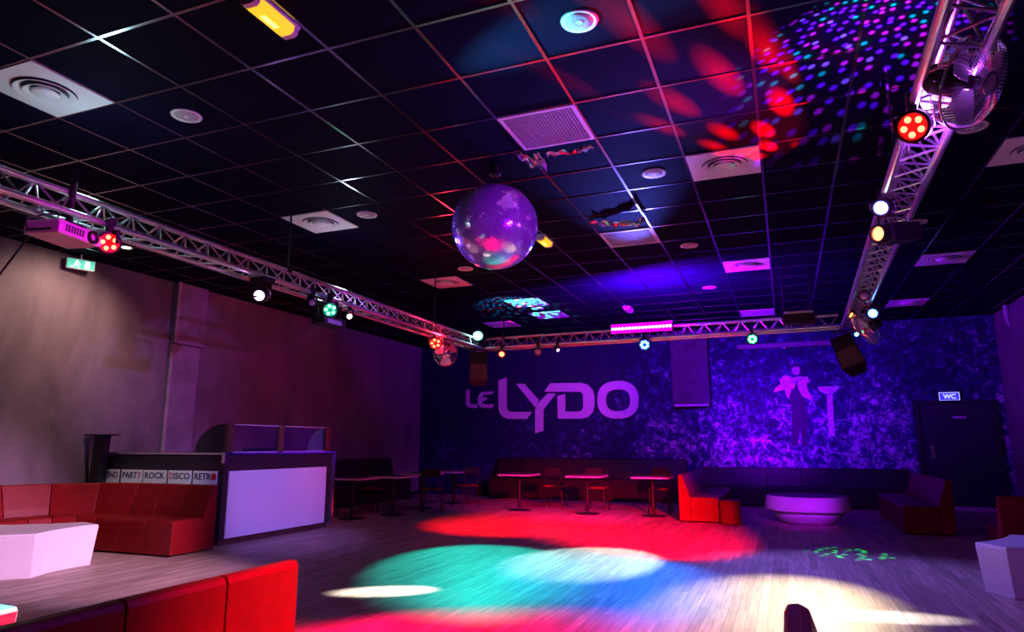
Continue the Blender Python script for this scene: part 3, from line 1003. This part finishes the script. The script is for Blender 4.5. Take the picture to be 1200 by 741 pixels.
tag(obj('wall_cable', MB().path([(-4.95, 3.10, 2.83), (-5.6, 3.2, 2.40), (-6.9, 3.4, 2.08), (-8.4, 3.6, 1.98), (-9.36, 3.75, 2.05)], 0.008, 6), M['black']),
    'thin black cable sagging from the projector to the left wall', 'cable')


# ------------------------------------------------------------------ cage fans
def cage_fan(label, pos, face, r=0.22, top=0.3):
    t = thing('cage_fan', label, 'fan', pos, group='cage fans')
    m = aim_rot((0, 0, 0), face).to_4x4()   # -Z looks out of the front
    n = 72
    wires = MB()
    for i in range(n):
        a = 2 * PI * i / n
        c, s = math.cos(a), math.sin(a)
        wires.path([(0.05 * c, 0.05 * s, -0.085), (0.6 * r * c, 0.6 * r * s, -0.075), (0.92 * r * c, 0.92 * r * s, -0.045), (r * c, r * s, 0)], 0.0016, 4)
    wires.xf(m)
    obj('front_guard', wires, M['chrome'], t)
    back = MB()
    for i in range(n):
        a = 2 * PI * i / n
        c, s = math.cos(a), math.sin(a)
        back.path([(0.06 * c, 0.06 * s, 0.11), (0.6 * r * c, 0.6 * r * s, 0.10), (0.92 * r * c, 0.92 * r * s, 0.06), (r * c, r * s, 0)], 0.0016, 4)
    back.xf(m)
    obj('rear_guard', back, M['chrome'], t)
    ring = lambda rad, z, w: [(rad * math.cos(2 * PI * i / 48), rad * math.sin(2 * PI * i / 48), z) for i in range(48)]
    obj('rim', MB().path(ring(r, 0, 0), 0.006, 8, True).xf(m), M['chrome'], t, smooth=True)
    obj('hub_plate', MB().lathe([(0, -0.094), (0.045, -0.092), (0.055, -0.083), (0, -0.083)], 28).xf(m), M['chrome'], t, smooth=True)
    obj('motor', MB().lathe([(0, 0.20), (0.05, 0.20), (0.07, 0.17), (0.075, 0.06), (0.03, 0.04), (0.03, -0.03), (0, -0.03)], 28).xf(m), M['black'], t, smooth=True)
    for k in range(3):
        rows = []
        for (rad, w, tw) in ((0.035, 0.03, 0.6), (0.10, 0.07, 0.5), (0.16, 0.09, 0.4), (r * 0.90, 0.055, 0.35)):
            p = []
            for q in (-1, 1):
                y, z = q * w * math.cos(tw), q * w * math.sin(tw) * 0.6
                p += [(rad, y, z + 0.002), (rad, y, z - 0.002)]
            rows.append([p[0], p[1], p[3], p[2]])
        obj('blade', MB().loft(rows).xf(m @ Matrix.Rotation(2 * PI * k / 3 + 0.4, 4, 'Z')), M['alu'], t)
    back_c = m @ Vector((0, 0, 0.14))
    br = MB().path([back_c, (back_c.x * 0.6, back_c.y * 0.6, top * 0.5 + back_c.z * 0.5), (0, 0, top)], 0.014, 8)
    br.box((0, 0, top), (0.06, 0.06, 0.05))
    obj('bracket', br, M['black'], t)
    return t


cage_fan('large chrome cage fan tilted down at the near end of the right truss', (0.88, 3.36, 2.90), (0.75, -0.55, -0.55), 0.205, 0.16)
cage_fan('small cage fan lit red hanging below the corner end of the left truss', (-4.93, 9.56, 2.73), (0.75, -0.6, -0.2), 0.20, 0.24)
cage_fan('cage fan seen edge on hanging at the truss corner on the right', (1.03, 9.5, 2.73), (-0.86, -0.05, -0.55), 0.22, 0.24)


# ------------------------------------------------------------------ hanging loudspeakers
def loudspeaker(label, pos, yaw, pitch, roll=0.0):
    t = thing('hanging_loudspeaker', label, 'loudspeaker', pos, (0, 0, yaw), 'hanging loudspeakers')
    tilt = Matrix.Rotation(roll, 4, 'Y') @ Matrix.Rotation(pitch, 4, 'X')
    prof = [(-0.17, -0.15), (0.17, -0.15), (0.11, 0.15), (-0.11, 0.15)]
    c = obj('cabinet', MB().prism(prof, lambda p: (p[0], p[1], -0.28), lambda p: (p[0] * 0.86, p[1], 0.26)).xf(tilt), M['black'], t, bevel=0.008)
    obj('front_grille', MB().prism([(-0.155, -0.27), (0.155, -0.27), (0.132, 0.02), (-0.132, 0.02)], lambda p: (p[0], -0.158, p[1]), lambda p: (p[0], -0.150, p[1])).xf(tilt), M['cloth'], t)
    obj('badge', MB().box((0.0, -0.161, -0.235), (0.02, 0.004, 0.02)).xf(tilt), M['chrome'], t)
    obj('bracket_plate', MB().box((0, 0.0, 0.34), (0.38, 0.20, 0.02)), M['black'], t)
    mb = MB()
    for s in (-1, 1):
        mb.tube((s * 0.10, 0, 0.34), (s * 0.10, 0, 0.56), 0.008, 8)
        mb.box((s * 0.16, 0, 0.22), (0.012, 0.05, 0.24))
    obj('suspension_rods', mb, M['black'], t)
    return t


loudspeaker('black loudspeaker with reddish front hanging at the left truss corner beside the lettering', (-5.0, 10.98, 2.64), R(24), R(-16))
loudspeaker('tilted black loudspeaker with brown front hanging at the right truss corner', (0.94, 10.98, 2.60), R(-10), R(-22), R(-20))

# ------------------------------------------------------------------ signs and wall fittings
t = thing('exit_sign', 'green glowing exit sign under the ceiling by the left wall', 'exit sign', (-9.22, 6.48, 3.84), (0, 0, R(68)))
obj('case', MB().box((0, 0.02, 0), (0.36, 0.05, 0.15)), M['white'], t, bevel=0.006)
obj('lit_face', MB().box((0, -0.008, 0), (0.34, 0.006, 0.13)), M['exit'], t)
mb = MB()
mb.box((0.08, -0.013, 0), (0.06, 0.004, 0.10))                                     # door
mb.lathe([(0, 0.002), (0.013, 0.002), (0.013, -0.002), (0, -0.002)], 14, Matrix.Translation((-0.05, -0.013, 0.042)) @ Matrix.Rotation(PI / 2, 4, 'X'))
f0, f1 = (lambda p: (p[0], -0.015, p[1])), (lambda p: (p[0], -0.011, p[1]))
mb.prism([(-0.075, 0.022), (-0.035, 0.028), (-0.055, -0.012), (-0.082, -0.012)], f0, f1)
mb.prism([(-0.06, -0.01), (-0.02, -0.025), (-0.025, -0.05), (-0.038, -0.05), (-0.035, -0.03), (-0.075, -0.016)], f0, f1)
mb.prism([(-0.082, -0.012), (-0.06, -0.012), (-0.085, -0.045), (-0.13, -0.05), (-0.13, -0.04), (-0.095, -0.036)], f0, f1)
mb.prism([(-0.04, 0.026), (-0.005, 0.002), (-0.012, -0.006), (-0.048, 0.014)], f0, f1)
obj('pictogram', mb, M['exit_white'], t)
obj('stem', MB().tube((0, 0.02, 0.07), (0, 0.02, 0.15), 0.012, 10), M['white'], t)

t = thing('toilet_sign', 'blue glowing WC sign above the dark door', 'sign', (3.24, YB, 2.30))
obj('case', MB().span((-0.20, -0.07, -0.10), (0.20, 0, 0.10)), M['black'], t, bevel=0.006)
obj('lit_face', MB().span((-0.185, -0.075, -0.085), (0.185, -0.069, 0.085)), M['wc_blue'], t)
sq = lambda a, b: [(-a, -b), (a, -b), (a, b), (-a, b)]
obj('border', MB().ringprism(sq(0.185, 0.085), sq(0.175, 0.075), lambda p: (p[0], -0.079, p[1]), lambda p: (p[0], -0.074, p[1])), M['wc_white'], t)
me = fit_text(text_mesh('WC', 0.1, 0.002, M['wc_white'], 0.003), -0.115, 0.115, -0.05, 0.05)
o = link('lettering', me, t, (0, -0.079, 0))

SIGN = {
    'small_l': [(-8.0, 2.759), (-7.883, 2.779), (-7.878, 2.415), (-7.862, 2.388), (-7.822, 2.378), (-7.64, 2.374), (-7.664, 2.274), (-7.866, 2.278), (-7.943, 2.311), (-7.99, 2.372)],
    'small_e': [(-7.641, 2.488), (-7.607, 2.624), (-7.552, 2.678), (-7.472, 2.707), (-7.167, 2.703), (-7.251, 2.624), (-7.431, 2.629), (-7.491, 2.589), (-7.511, 2.544), (-7.355, 2.549), (-7.41, 2.459), (-7.51, 2.462), (-7.489, 2.398), (-7.429, 2.369), (-7.166, 2.363), (-7.215, 2.265), (-7.498, 2.271), (-7.579, 2.309), (-7.625, 2.373)],
    'tall_l': [(-7.035, 2.986), (-6.799, 3.069), (-6.798, 2.288), (-6.773, 2.198), (-6.691, 2.152), (-6.089, 2.142), (-6.232, 1.964), (-6.749, 1.971), (-6.894, 2.022), (-6.992, 2.126), (-7.032, 2.262)],
    'y_arm': [(-6.531, 2.888), (-6.299, 2.88), (-5.898, 2.442), (-5.998, 2.259)],
    'y_stem': [(-5.431, 2.601), (-5.774, 2.193), (-5.779, 1.658), (-6.003, 1.595), (-5.999, 2.206), (-5.937, 2.346), (-5.654, 2.607)],
    'letter_d': [(-5.746, 2.654), (-5.581, 2.87), (-4.735, 2.851), (-4.579, 2.802), (-4.461, 2.669), (-4.412, 2.496), (-4.418, 2.262), (-4.475, 2.092), (-4.596, 1.988), (-4.775, 1.948), (-5.384, 1.957), (-5.39, 2.535), (-5.179, 2.581), (-5.186, 2.135), (-4.838, 2.129), (-4.757, 2.153), (-4.711, 2.225), (-4.706, 2.504), (-4.718, 2.577), (-4.784, 2.627)],
}
t = thing('wall_lettering', 'large pale club name LE LYDO in flat letters on the dark back wall', 'sign', (-5.6, YB, 0))
fa, fb = (lambda p: (p[0] + 5.6, -0.022, p[1])), (lambda p: (p[0] + 5.6, -0.001, p[1]))
for nm, pl in SIGN.items():
    obj(nm, MB().prism(pl, fa, fb), M['letter'], t)


def superellipse(cx, cz, a, b, e, n=40):
    out = []
    for i in range(n):
        q = 2 * PI * i / n
        c, s = math.cos(q), math.sin(q)
        out.append((cx + a * math.copysign(abs(c) ** (2 / e), c), cz + b * math.copysign(abs(s) ** (2 / e), s)))
    return out


obj('letter_o', MB().ringprism(superellipse(-3.82, 2.404, 0.52, 0.465, 2.4), superellipse(-3.815, 2.39, 0.305, 0.27, 2.6), fa, fb), M['letter'], t)

MUR = {
    'trousers': ('darkpaint', [(0.155, 2.338), (0.442, 2.349), (0.481, 1.881), (0.429, 1.277), (0.33, 1.277), (0.319, 1.811), (0.23, 1.277), (0.096, 1.277), (0.156, 1.885)]),
    'shirt': ('darkpaint', [(0.257, 2.675), (0.33, 2.651), (0.352, 2.497), (0.426, 2.35), (0.155, 2.349), (0.193, 2.538), (0.248, 2.555)]),
    'jacket_side': ('jacket', [(0.157, 2.852), (0.217, 2.739), (0.28, 2.664), (0.248, 2.555), (0.186, 2.538), (0.119, 2.321), (0.059, 2.432), (0.067, 2.542), (-0.196, 2.483), (-0.154, 2.585), (-0.027, 2.674), (-0.055, 2.767), (0.055, 2.867)]),
    'jacket_front': ('jacket', [(0.375, 2.807), (0.528, 2.82), (0.603, 2.708), (0.516, 2.667), (0.523, 2.529), (0.618, 2.327), (0.539, 2.293), (0.405, 2.387), (0.338, 2.534), (0.324, 2.662)]),
    'folded_arm': ('skin', [(0.204, 2.795), (0.377, 2.833), (0.526, 2.802), (0.506, 2.748), (0.336, 2.735), (0.215, 2.714)]),
    'face': ('skin', [(0.228, 3.034), (0.266, 3.088), (0.378, 3.083), (0.41, 3.008), (0.38, 2.88), (0.311, 2.857), (0.239, 2.904)]),
    'hair': ('darkpaint', [(0.218, 2.997), (0.211, 3.09), (0.269, 3.125), (0.397, 3.112), (0.433, 3.044), (0.413, 2.953), (0.386, 3.046), (0.284, 3.058)]),
}
t = thing('painted_figure', 'mural painting of a standing person in open pink jacket and dark trousers', 'mural', (0.26, YB, 0))
for i, (nm, (mt, pl)) in enumerate(MUR.items()):
    d = 0.003 + 0.001 * i
    obj(nm, MB().prism(pl, lambda p, d=d: (p[0] - 0.26, -d, p[1]), lambda p: (p[0] - 0.26, -0.0005, p[1])), M[mt], t)
t = thing('painted_pedestal', 'mural painting of a tall pale pedestal bowl right of the painted person', 'mural', (0.96, YB, 0))
obj('shaft', MB().prism([(0.909, 2.40), (1.024, 2.40), (1.001, 1.486), (0.894, 1.487)], lambda p: (p[0] - 0.96, -0.004, p[1]), lambda p: (p[0] - 0.96, -0.0005, p[1])), M['pillarpaint'], t)
obj('bowl', MB().prism([(0.733, 2.577), (1.181, 2.588), (1.148, 2.51), (1.026, 2.413), (0.912, 2.409), (0.784, 2.467)], lambda p: (p[0] - 0.96, -0.005, p[1]), lambda p: (p[0] - 0.96, -0.0005, p[1])), M['pillarpaint'], t)

t = thing('roller_screen', 'long pale roller screen case mounted high on the mural wall', 'projection screen', (0.10, YB - 0.09, 3.55))
obj('case', MB().box((0, 0, 0), (2.0, 0.11, 0.11)), M['screencase'], t, bevel=0.012)
for s in (-1, 1):
    obj('end_cap', MB().box((s * 1.01, 0, 0), (0.02, 0.12, 0.12)), M['screencase'], t)
    obj('wall_bracket', MB().box((s * 0.7, 0.07, 0.02), (0.04, 0.04, 0.12)), M['black'], t)
obj('pull_tab', MB().box((0.0, -0.03, -0.065), (0.05, 0.02, 0.03)), M['white'], t)

tag(obj('wall_pipe', MB().path([(XR - 0.05, 15.7, ZC), (XR - 0.05, 15.7, 3.78), (XR - 0.02, 15.75, 3.66), (XR + 0.02, 15.78, 3.60)], 0.04, 10), M['trim']),
    'short grey pipe bending into the right wall under the ceiling', 'pipe')

# ------------------------------------------------------------------ sofas
# section: (distance from the outer back towards the front, height)
PROF = [(0.0, 0.02), (0.0, 0.77), (0.012, 0.795), (0.045, 0.80), (0.075, 0.785), (0.165, 0.50), (0.185, 0.42), (0.23, 0.405), (0.60, 0.415), (0.645, 0.405), (0.66, 0.37), (0.66, 0.02)]
BACKP = [(0.0, 0.02), (0.0, 0.77), (0.012, 0.795), (0.045, 0.80), (0.075, 0.785), (0.165, 0.50), (0.19, 0.40), (0.19, 0.02)]
SEATP = [(0.194, 0.02), (0.194, 0.408), (0.23, 0.412), (0.60, 0.415), (0.645, 0.405), (0.66, 0.37), (0.66, 0.02)]


def sofa_run(name, label, nodes, mat, group=None, hs=1.0):
    """nodes: list of (outer back point, inward direction); a unit between each two."""
    base = Vector((*nodes[0][0], 0))
    t = thing(name, label, 'sofa', base, group=group)

    def sec(pr, P, D):
        return [Vector((P[0] + D[0] * d, P[1] + D[1] * d, z * hs)) - base for d, z in pr]
    for (P, D), (Q, E) in zip(nodes, nodes[1:]):
        P, Q, D, E = Vector(P), Vector(Q), Vector(D), Vector(E)
        g = (Q - P).normalized() * 0.003
        for nm, pr in (('backrest', BACKP), ('seat', SEATP)):
            obj(nm, MB().loft([sec(pr, P + g, D), sec(pr, Q - g, E)]), mat, t, bevel=0.006)
    return t


def line(p, q, n, d):
    p, q = Vector(p), Vector(q)
    return [(tuple(p.lerp(q, i / n)), d) for i in range(n + 1)]


# corner sofa at the left: along the booth, round the corner, back along the left wall
nodes = line((-6.80, 6.93), (-8.10, 6.93), 3, (0, -1))
cx, cy, rr = -8.10, 5.78, 1.15
for a in (30, 60, 90):
    v = (-math.sin(R(a)), math.cos(R(a)))
    nodes.append(((cx + rr * v[0], cy + rr * v[1]), (-v[0], -v[1])))
nodes += line((-9.25, 5.3), (-9.25, 3.7), 3, (1, 0))
sofa_run('corner_sofa', 'red leatherette corner sofa curving from the booth along the left wall', nodes, M['leather'])
# sofa seen from behind in the front
sofa_run('booth_sofa', 'bright red sofa seen from behind at the bottom left edge', [((-2.05, y), (-1, 0)) for y in (2.60, 2.178, 1.735, 1.30, 0.87)], M['leather'])
# sofa of which the end of the backrest shows at the bottom
sofa_run('booth_sofa', 'dark red sofa backrest end poking up at the bottom edge of the photo', [((-0.045, y), (1, 0)) for y in (2.50, 1.95, 1.40)], M['leather'])
# U of sofas round the round table
sofa_run('booth_sofa', 'red sofa with bright lit end left of the red stool', [((-1.80, y), (1, 0)) for y in (12.35, 13.1, 13.85, 14.6, 15.35)], M['leather'])
sofa_run('booth_sofa', 'dark red sofa right of the round white table in front of the WC door', [((2.20, y), (-1, 0)) for y in (11.85, 12.6, 13.35, 14.1, 14.85)], M['leather'])
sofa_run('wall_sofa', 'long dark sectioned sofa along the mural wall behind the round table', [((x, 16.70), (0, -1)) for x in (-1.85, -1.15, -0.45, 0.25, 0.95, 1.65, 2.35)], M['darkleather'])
sofa_run('booth_sofa', 'red sofa turned away behind the white block table at the right edge', [((x, 9.2), (0, 1)) for x in (2.13, 2.73, 3.33, 3.93)], M['leather'], hs=0.93)
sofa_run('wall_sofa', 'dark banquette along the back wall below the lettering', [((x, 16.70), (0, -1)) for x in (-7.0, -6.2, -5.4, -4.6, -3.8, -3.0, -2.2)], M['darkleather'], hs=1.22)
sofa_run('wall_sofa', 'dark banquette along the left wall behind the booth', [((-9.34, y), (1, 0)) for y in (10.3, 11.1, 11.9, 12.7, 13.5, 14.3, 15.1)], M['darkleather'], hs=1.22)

# ------------------------------------------------------------------ pale low tables
def star_table(label, c, a0, r=0.60, w=0.20, h=0.43, group=None):
    """Three-armed block table with hollow sides, a little narrower at the floor."""
    t = thing('star_table', label, 'table', (c[0], c[1], 0), (0, 0, 0), group)
    poly = []
    for k in range(3):
        a = R(a0 + 120 * k)
        e, s = Vector((math.cos(a), math.sin(a))), Vector((-math.sin(a), math.cos(a)))
        p1, p2 = e * r + s * w, e * r - s * w
        b = R(a0 + 120 * (k + 1))
        e2, s2 = Vector((math.cos(b), math.sin(b))), Vector((-math.sin(b), math.cos(b)))
        q = e2 * r - s2 * w
        mid = Vector((math.cos((a + b) / 2), math.sin((a + b) / 2))) * 0.33
        poly += [p2, p1]
        for u in (0.2, 0.35, 0.5, 0.65, 0.8):
            poly.append((1 - u) ** 2 * p1 + 2 * u * (1 - u) * (mid * 1.0) + u * u * q)
    obj('body', MB().prism(poly, lambda p: (p[0] * 0.93, p[1] * 0.93, 0.0), lambda p: (p[0], p[1], h - 0.025)), M['plastic'], t, bevel=0.006)
    obj('table_top', MB().prism(poly, lambda p: (p[0], p[1], h - 0.024), lambda p: (p[0] * 0.985, p[1] * 0.985, h)), M['plastic'], t, bevel=0.004)
    return t


star_table('white three-armed block table in front of the red corner sofa', (-7.56, 5.11), -47, group='white block tables')
star_table('white block table cut by the right edge of the photo', (2.14, 7.72), 209, 0.60, 0.17, group='white block tables')
star_table('white block table corner lit cyan behind the front red sofa', (-4.58, 2.38), 10, 0.66, 0.18, group='white block tables')

t = thing('round_table', 'round white low table with a bowl shaped base in front of the mural', 'table', (0.255, 12.95, 0))
obj('base', MB().lathe([(0, 0), (0.36, 0), (0.44, 0.04), (0.53, 0.12), (0.60, 0.22), (0, 0.22)], 48), M['plastic'], t, smooth=True)
obj('rim', MB().lathe([(0.60, 0.215), (0.685, 0.225), (0.69, 0.24), (0.645, 0.445), (0.63, 0.455), (0.60, 0.455)], 48), M['plastic'], t, smooth=True)
obj('table_top', MB().lathe([(0, 0.445), (0.60, 0.445), (0.615, 0.452), (0.60, 0.458), (0, 0.458)], 48), M['blackpaint'], t)

t = thing('pouf', 'small red drum stool beside the lit sofa end', 'stool', (-0.95, 12.30, 0))
obj('drum', MB().lathe([(0, 0.01), (0.165, 0.01), (0.172, 0.03), (0.172, 0.33), (0, 0.33)], 36), M['leather'], t, smooth=False)
obj('cushion', MB().lathe([(0, 0.395), (0.13, 0.39), (0.168, 0.375), (0.176, 0.355), (0.172, 0.332), (0, 0.332)], 36), M['leather'], t, smooth=True)

# ------------------------------------------------------------------ booth
t = thing('disc_jockey_booth', 'black booth with lit lavender front panel and music word cards', 'booth', (-6.94, 7.15, 0))
BX, BY = -6.94, 7.15
def W(a, b):
    return MB().span((a[0] - BX, a[1] - BY, a[2]), (b[0] - BX, b[1] - BY, b[2]))
obj('plinth', W((-9.15, 7.19, 0), (-6.98, 7.6, 0.08)), M['darkwood'], t)
obj('plinth', W((-7.45, 7.6, 0), (-6.98, 9.46, 0.08)), M['darkwood'], t)
obj('side_counter', W((-9.15, 7.15, 0.08), (-6.94, 7.68, 1.16)), M['blackpaint'], t, bevel=0.004)
obj('front_counter', W((-7.50, 7.68, 0.08), (-6.94, 9.50, 1.16)), M['blackpaint'], t, bevel=0.004)
obj('worktop', W((-9.17, 7.13, 1.165), (-6.92, 7.72, 1.195)).span((-7.54 - BX, 7.72 - BY, 1.165), (-6.92 - BX, 9.52 - BY, 1.195)), M['blackpaint'], t)
tr_ = obj('edge_trim', W((-9.17, 7.118, 1.172), (-6.92, 7.128, 1.196)).span((-6.918 - BX, 7.12 - BY, 1.172), (-6.908 - BX, 9.53 - BY, 1.196))
          .span((-6.938 - BX, 9.49 - BY, 0.03), (-6.905 - BX, 9.53 - BY, 1.172)), M['chrome'], t)
tr_['label'] = 'bright metal edging'
obj('corner_cap', W((-6.955, 7.112, 1.06), (-6.90, 7.16, 1.20)), M['chrome'], t)
fp = obj('front_panel', W((-6.94, 7.24, 0.09), (-6.925, 9.33, 0.955)), M['acryl'], t)
fp['label'] = 'glossy lavender white front panel'
CARDS = [(-9.14, -8.84, 'TINO', 0, None), (-8.79, -8.39, 'PARTY', 0, 4), (-8.36, -7.94, 'ROCK', 0, None), (-7.90, -7.49, 'DISCO', 0, 0), (-7.45, -7.04, 'RETRO', 0, 4)]
def word_part(card, txt, x0, x1, mat):
    me = fit_text(text_mesh(txt, 0.1, 0.001, mat, 0.0022), x0, x1, 0.842, 0.928)
    link('lettering', me, card, (0, -0.0165, 0))
for x0, x1, txt, _, redi in CARDS:
    c = obj('word_card', W((x0, 7.135, 0.52), (x1, 7.15, 0.957)), M['card'], t)
    a, b = x0 - BX + 0.025, x1 - BX - 0.02
    if redi is None:
        word_part(c, txt, a, b, M['ink'])
    elif redi == 0:
        w = (b - a) / len(txt)
        word_part(c, txt[0], a, a + w * 0.9, M['redink']); word_part(c, txt[1:], a + w * 1.05, b, M['ink'])
    else:
        w = (b - a) / len(txt)
        word_part(c, txt[:-1], a, b - w * 1.02, M['ink'])
        if txt.endswith('O'):
            obj('red_record', MB().lathe([(0, 0.002), (0.045, 0.002), (0.045, -0.002), (0, -0.002)], 28, Matrix.Translation((b - w * 0.42, -0.0165, 0.885)) @ Matrix.Rotation(PI / 2, 4, 'X')), M['redink'], c)
        else:
            word_part(c, txt[-1], b - w * 0.95, b, M['redink'])
# guard on top: three posts, two clear panes, quarter-round wings
for y in (7.235, 8.245, 9.36):
    obj('post', W((-7.0, y - 0.055, 1.195), (-6.94, y + 0.055, 1.585)), M['darkwood'], t, bevel=0.004)
for y0, y1 in ((7.29, 8.19), (8.30, 9.305)):
    p = obj('clear_pane', W((-6.972, y0, 1.20), (-6.964, y1, 1.57)), M['glass'], t)
    obj('pane_edge', W((-6.975, y0, 1.568), (-6.961, y1, 1.578)).span((-6.978 - BX, y0 - BY, 1.196), (-6.958 - BX, y1 - BY, 1.208)), M['edge'], p)
def wing(y, mat, rr=0.52):
    poly = [(-0.06, 1.195)] + [(-0.06 - rr * math.sin(R(a)), 1.195 + 0.385 * math.cos(R(a))) for a in range(0, 91, 6)]
    return obj('wing', MB().prism(poly, lambda p: (p[0], y - BY - 0.012, p[1]), lambda p: (p[0], y - BY + 0.012, p[1])), mat, t)
wing(7.20, M['blackpaint'])
w2 = wing(9.36, M['trim'], 0.34)
w2['label'] = 'tan quarter-round wing'
tag(obj('mixer', MB().span((-7.40, 7.95, 1.197), (-7.06, 8.35, 1.245)).span((-7.32, 8.0, 1.245), (-7.1, 8.3, 1.255)), M['black'], bevel=0.006), 'low dark mixer on the booth counter behind the clear guard', 'mixer')

t = thing('wall_shelf', 'dark flat topped stand against the left wall at the booth end', 'stand', (-9.14, 7.06, 0))
obj('top_plate', MB().box((0.0, -0.02, 1.44), (0.46, 0.20, 0.022)), M['blackpaint'], t)
obj('column', MB().prism([(-0.12, 0.0), (0.04, 0.0), (0.10, 1.43), (-0.08, 1.43)], lambda p: (p[0], -0.07, p[1]), lambda p: (p[0], 0.05, p[1])), M['blackpaint'], t)
obj('side_gusset', MB().prism([(-0.20, 1.43), (-0.08, 1.43), (-0.115, 0.8)], lambda p: (p[0], -0.06, p[1]), lambda p: (p[0], -0.045, p[1])), M['wallpanel'], t)

# ------------------------------------------------------------------ tables and chairs at the back
def make_table():
    t = thing('cafe_table', '', 'table')
    obj('table_top', MB().box((0, 0, 0.705), (0.66, 0.66, 0.022)), M['wood_top'], t, bevel=0.003)
    sq = lambda a: [(-a, -a), (a, -a), (a, a), (-a, a)]
    obj('edge_band', MB().ringprism(sq(0.337), sq(0.330), lambda p: (p[0], p[1], 0.686), lambda p: (p[0], p[1], 0.718)), M['edge'], t)
    obj('pedestal', MB().tube((0, 0, 0.03), (0, 0, 0.69), 0.032, 16).box((0, 0, 0.685), (0.30, 0.30, 0.016)), M['black'], t)
    obj('foot_plate', MB().lathe([(0, 0.0), (0.23, 0.0), (0.23, 0.012), (0.06, 0.03), (0, 0.03)], 32), M['black'], t)
    return t


def make_chair():
    t = thing('bistro_chair', '', 'chair')
    obj('seat', MB().box((0, 0, 0.45), (0.40, 0.40, 0.035)), M['leather'], t, bevel=0.012)
    for sx in (-1, 1):
        for sy in (-1, 1):
            obj('leg', MB().tube((sx * 0.17, sy * 0.17, 0.435), (sx * 0.20, sy * 0.20, 0.0), 0.013, 10), M['black'], t)
    mb = MB()
    mb.path([(-0.17, 0.18, 0.46), (-0.17, 0.21, 0.62), (-0.165, 0.235, 0.80), (-0.14, 0.24, 0.835), (0.14, 0.24, 0.835), (0.165, 0.235, 0.80), (0.17, 0.21, 0.62), (0.17, 0.18, 0.46)], 0.012, 8)
    obj('back_frame', mb, M['black'], t)
    obj('backrest', MB().box((0, 0.228, 0.755), (0.36, 0.022, 0.15), Matrix.Rotation(R(-6), 3, 'X')), M['blackcloth'], t, bevel=0.008)
    return t


TAB = [(-5.12, 13.30, 'dark cafe table below the lettering, first from the left of three in a row'),
       (-3.64, 13.10, 'dark cafe table below the lettering, middle of three in a row'),
       (-2.38, 13.12, 'dark cafe table next to the lit red sofa end'),
       (-7.32, 10.65, 'dark cafe table nearest the booth, its edge glowing red'),
       (-7.02, 11.55, 'dark cafe table second from the booth, edge half violet half red'),
       (-7.15, 12.90, 'dark cafe table third from the booth in front of the left banquette'),
       (-7.05, 14.20, 'dark cafe table farthest from the booth in the back left corner')]
tb0 = make_table()
for i, (x, y, lab) in enumerate(TAB):
    if i == 0:
        tb0.location = (x, y, 0); tb0['label'] = lab; tb0['group'] = 'cafe tables at the back'
    else:
        dup(tb0, (x, y, 0), None, lab, 'cafe tables at the back')
CH = [(-4.60, 14.1, 180, 'dark chair behind the gap of the first two tables below the lettering'),
      (-3.64, 13.85, 180, 'dark chair behind the middle table below the lettering'),
      (-2.38, 13.9, 0, 'dark chair with pinkish seat under the table next to the lit sofa'),
      (-8.05, 10.75, 90, 'dark chair with red lit seat at the table nearest the booth'),
      (-7.72, 12.0, 90, 'dark chair with red lit seat left of the second table from the booth'),
      (-6.55, 12.25, 200, 'dark chair between the second and third tables from the booth'),
      (-6.45, 13.55, 240, 'dark chair right of the third table from the booth')]
ch0 = make_chair()
for i, (x, y, a, lab) in enumerate(CH):
    if i == 0:
        ch0.location = (x, y, 0); ch0.rotation_euler = (0, 0, R(a)); ch0['label'] = lab; ch0['group'] = 'chairs at the cafe tables'
    else:
        dup(ch0, (x, y, 0), (0, 0, R(a)), lab, 'chairs at the cafe tables')
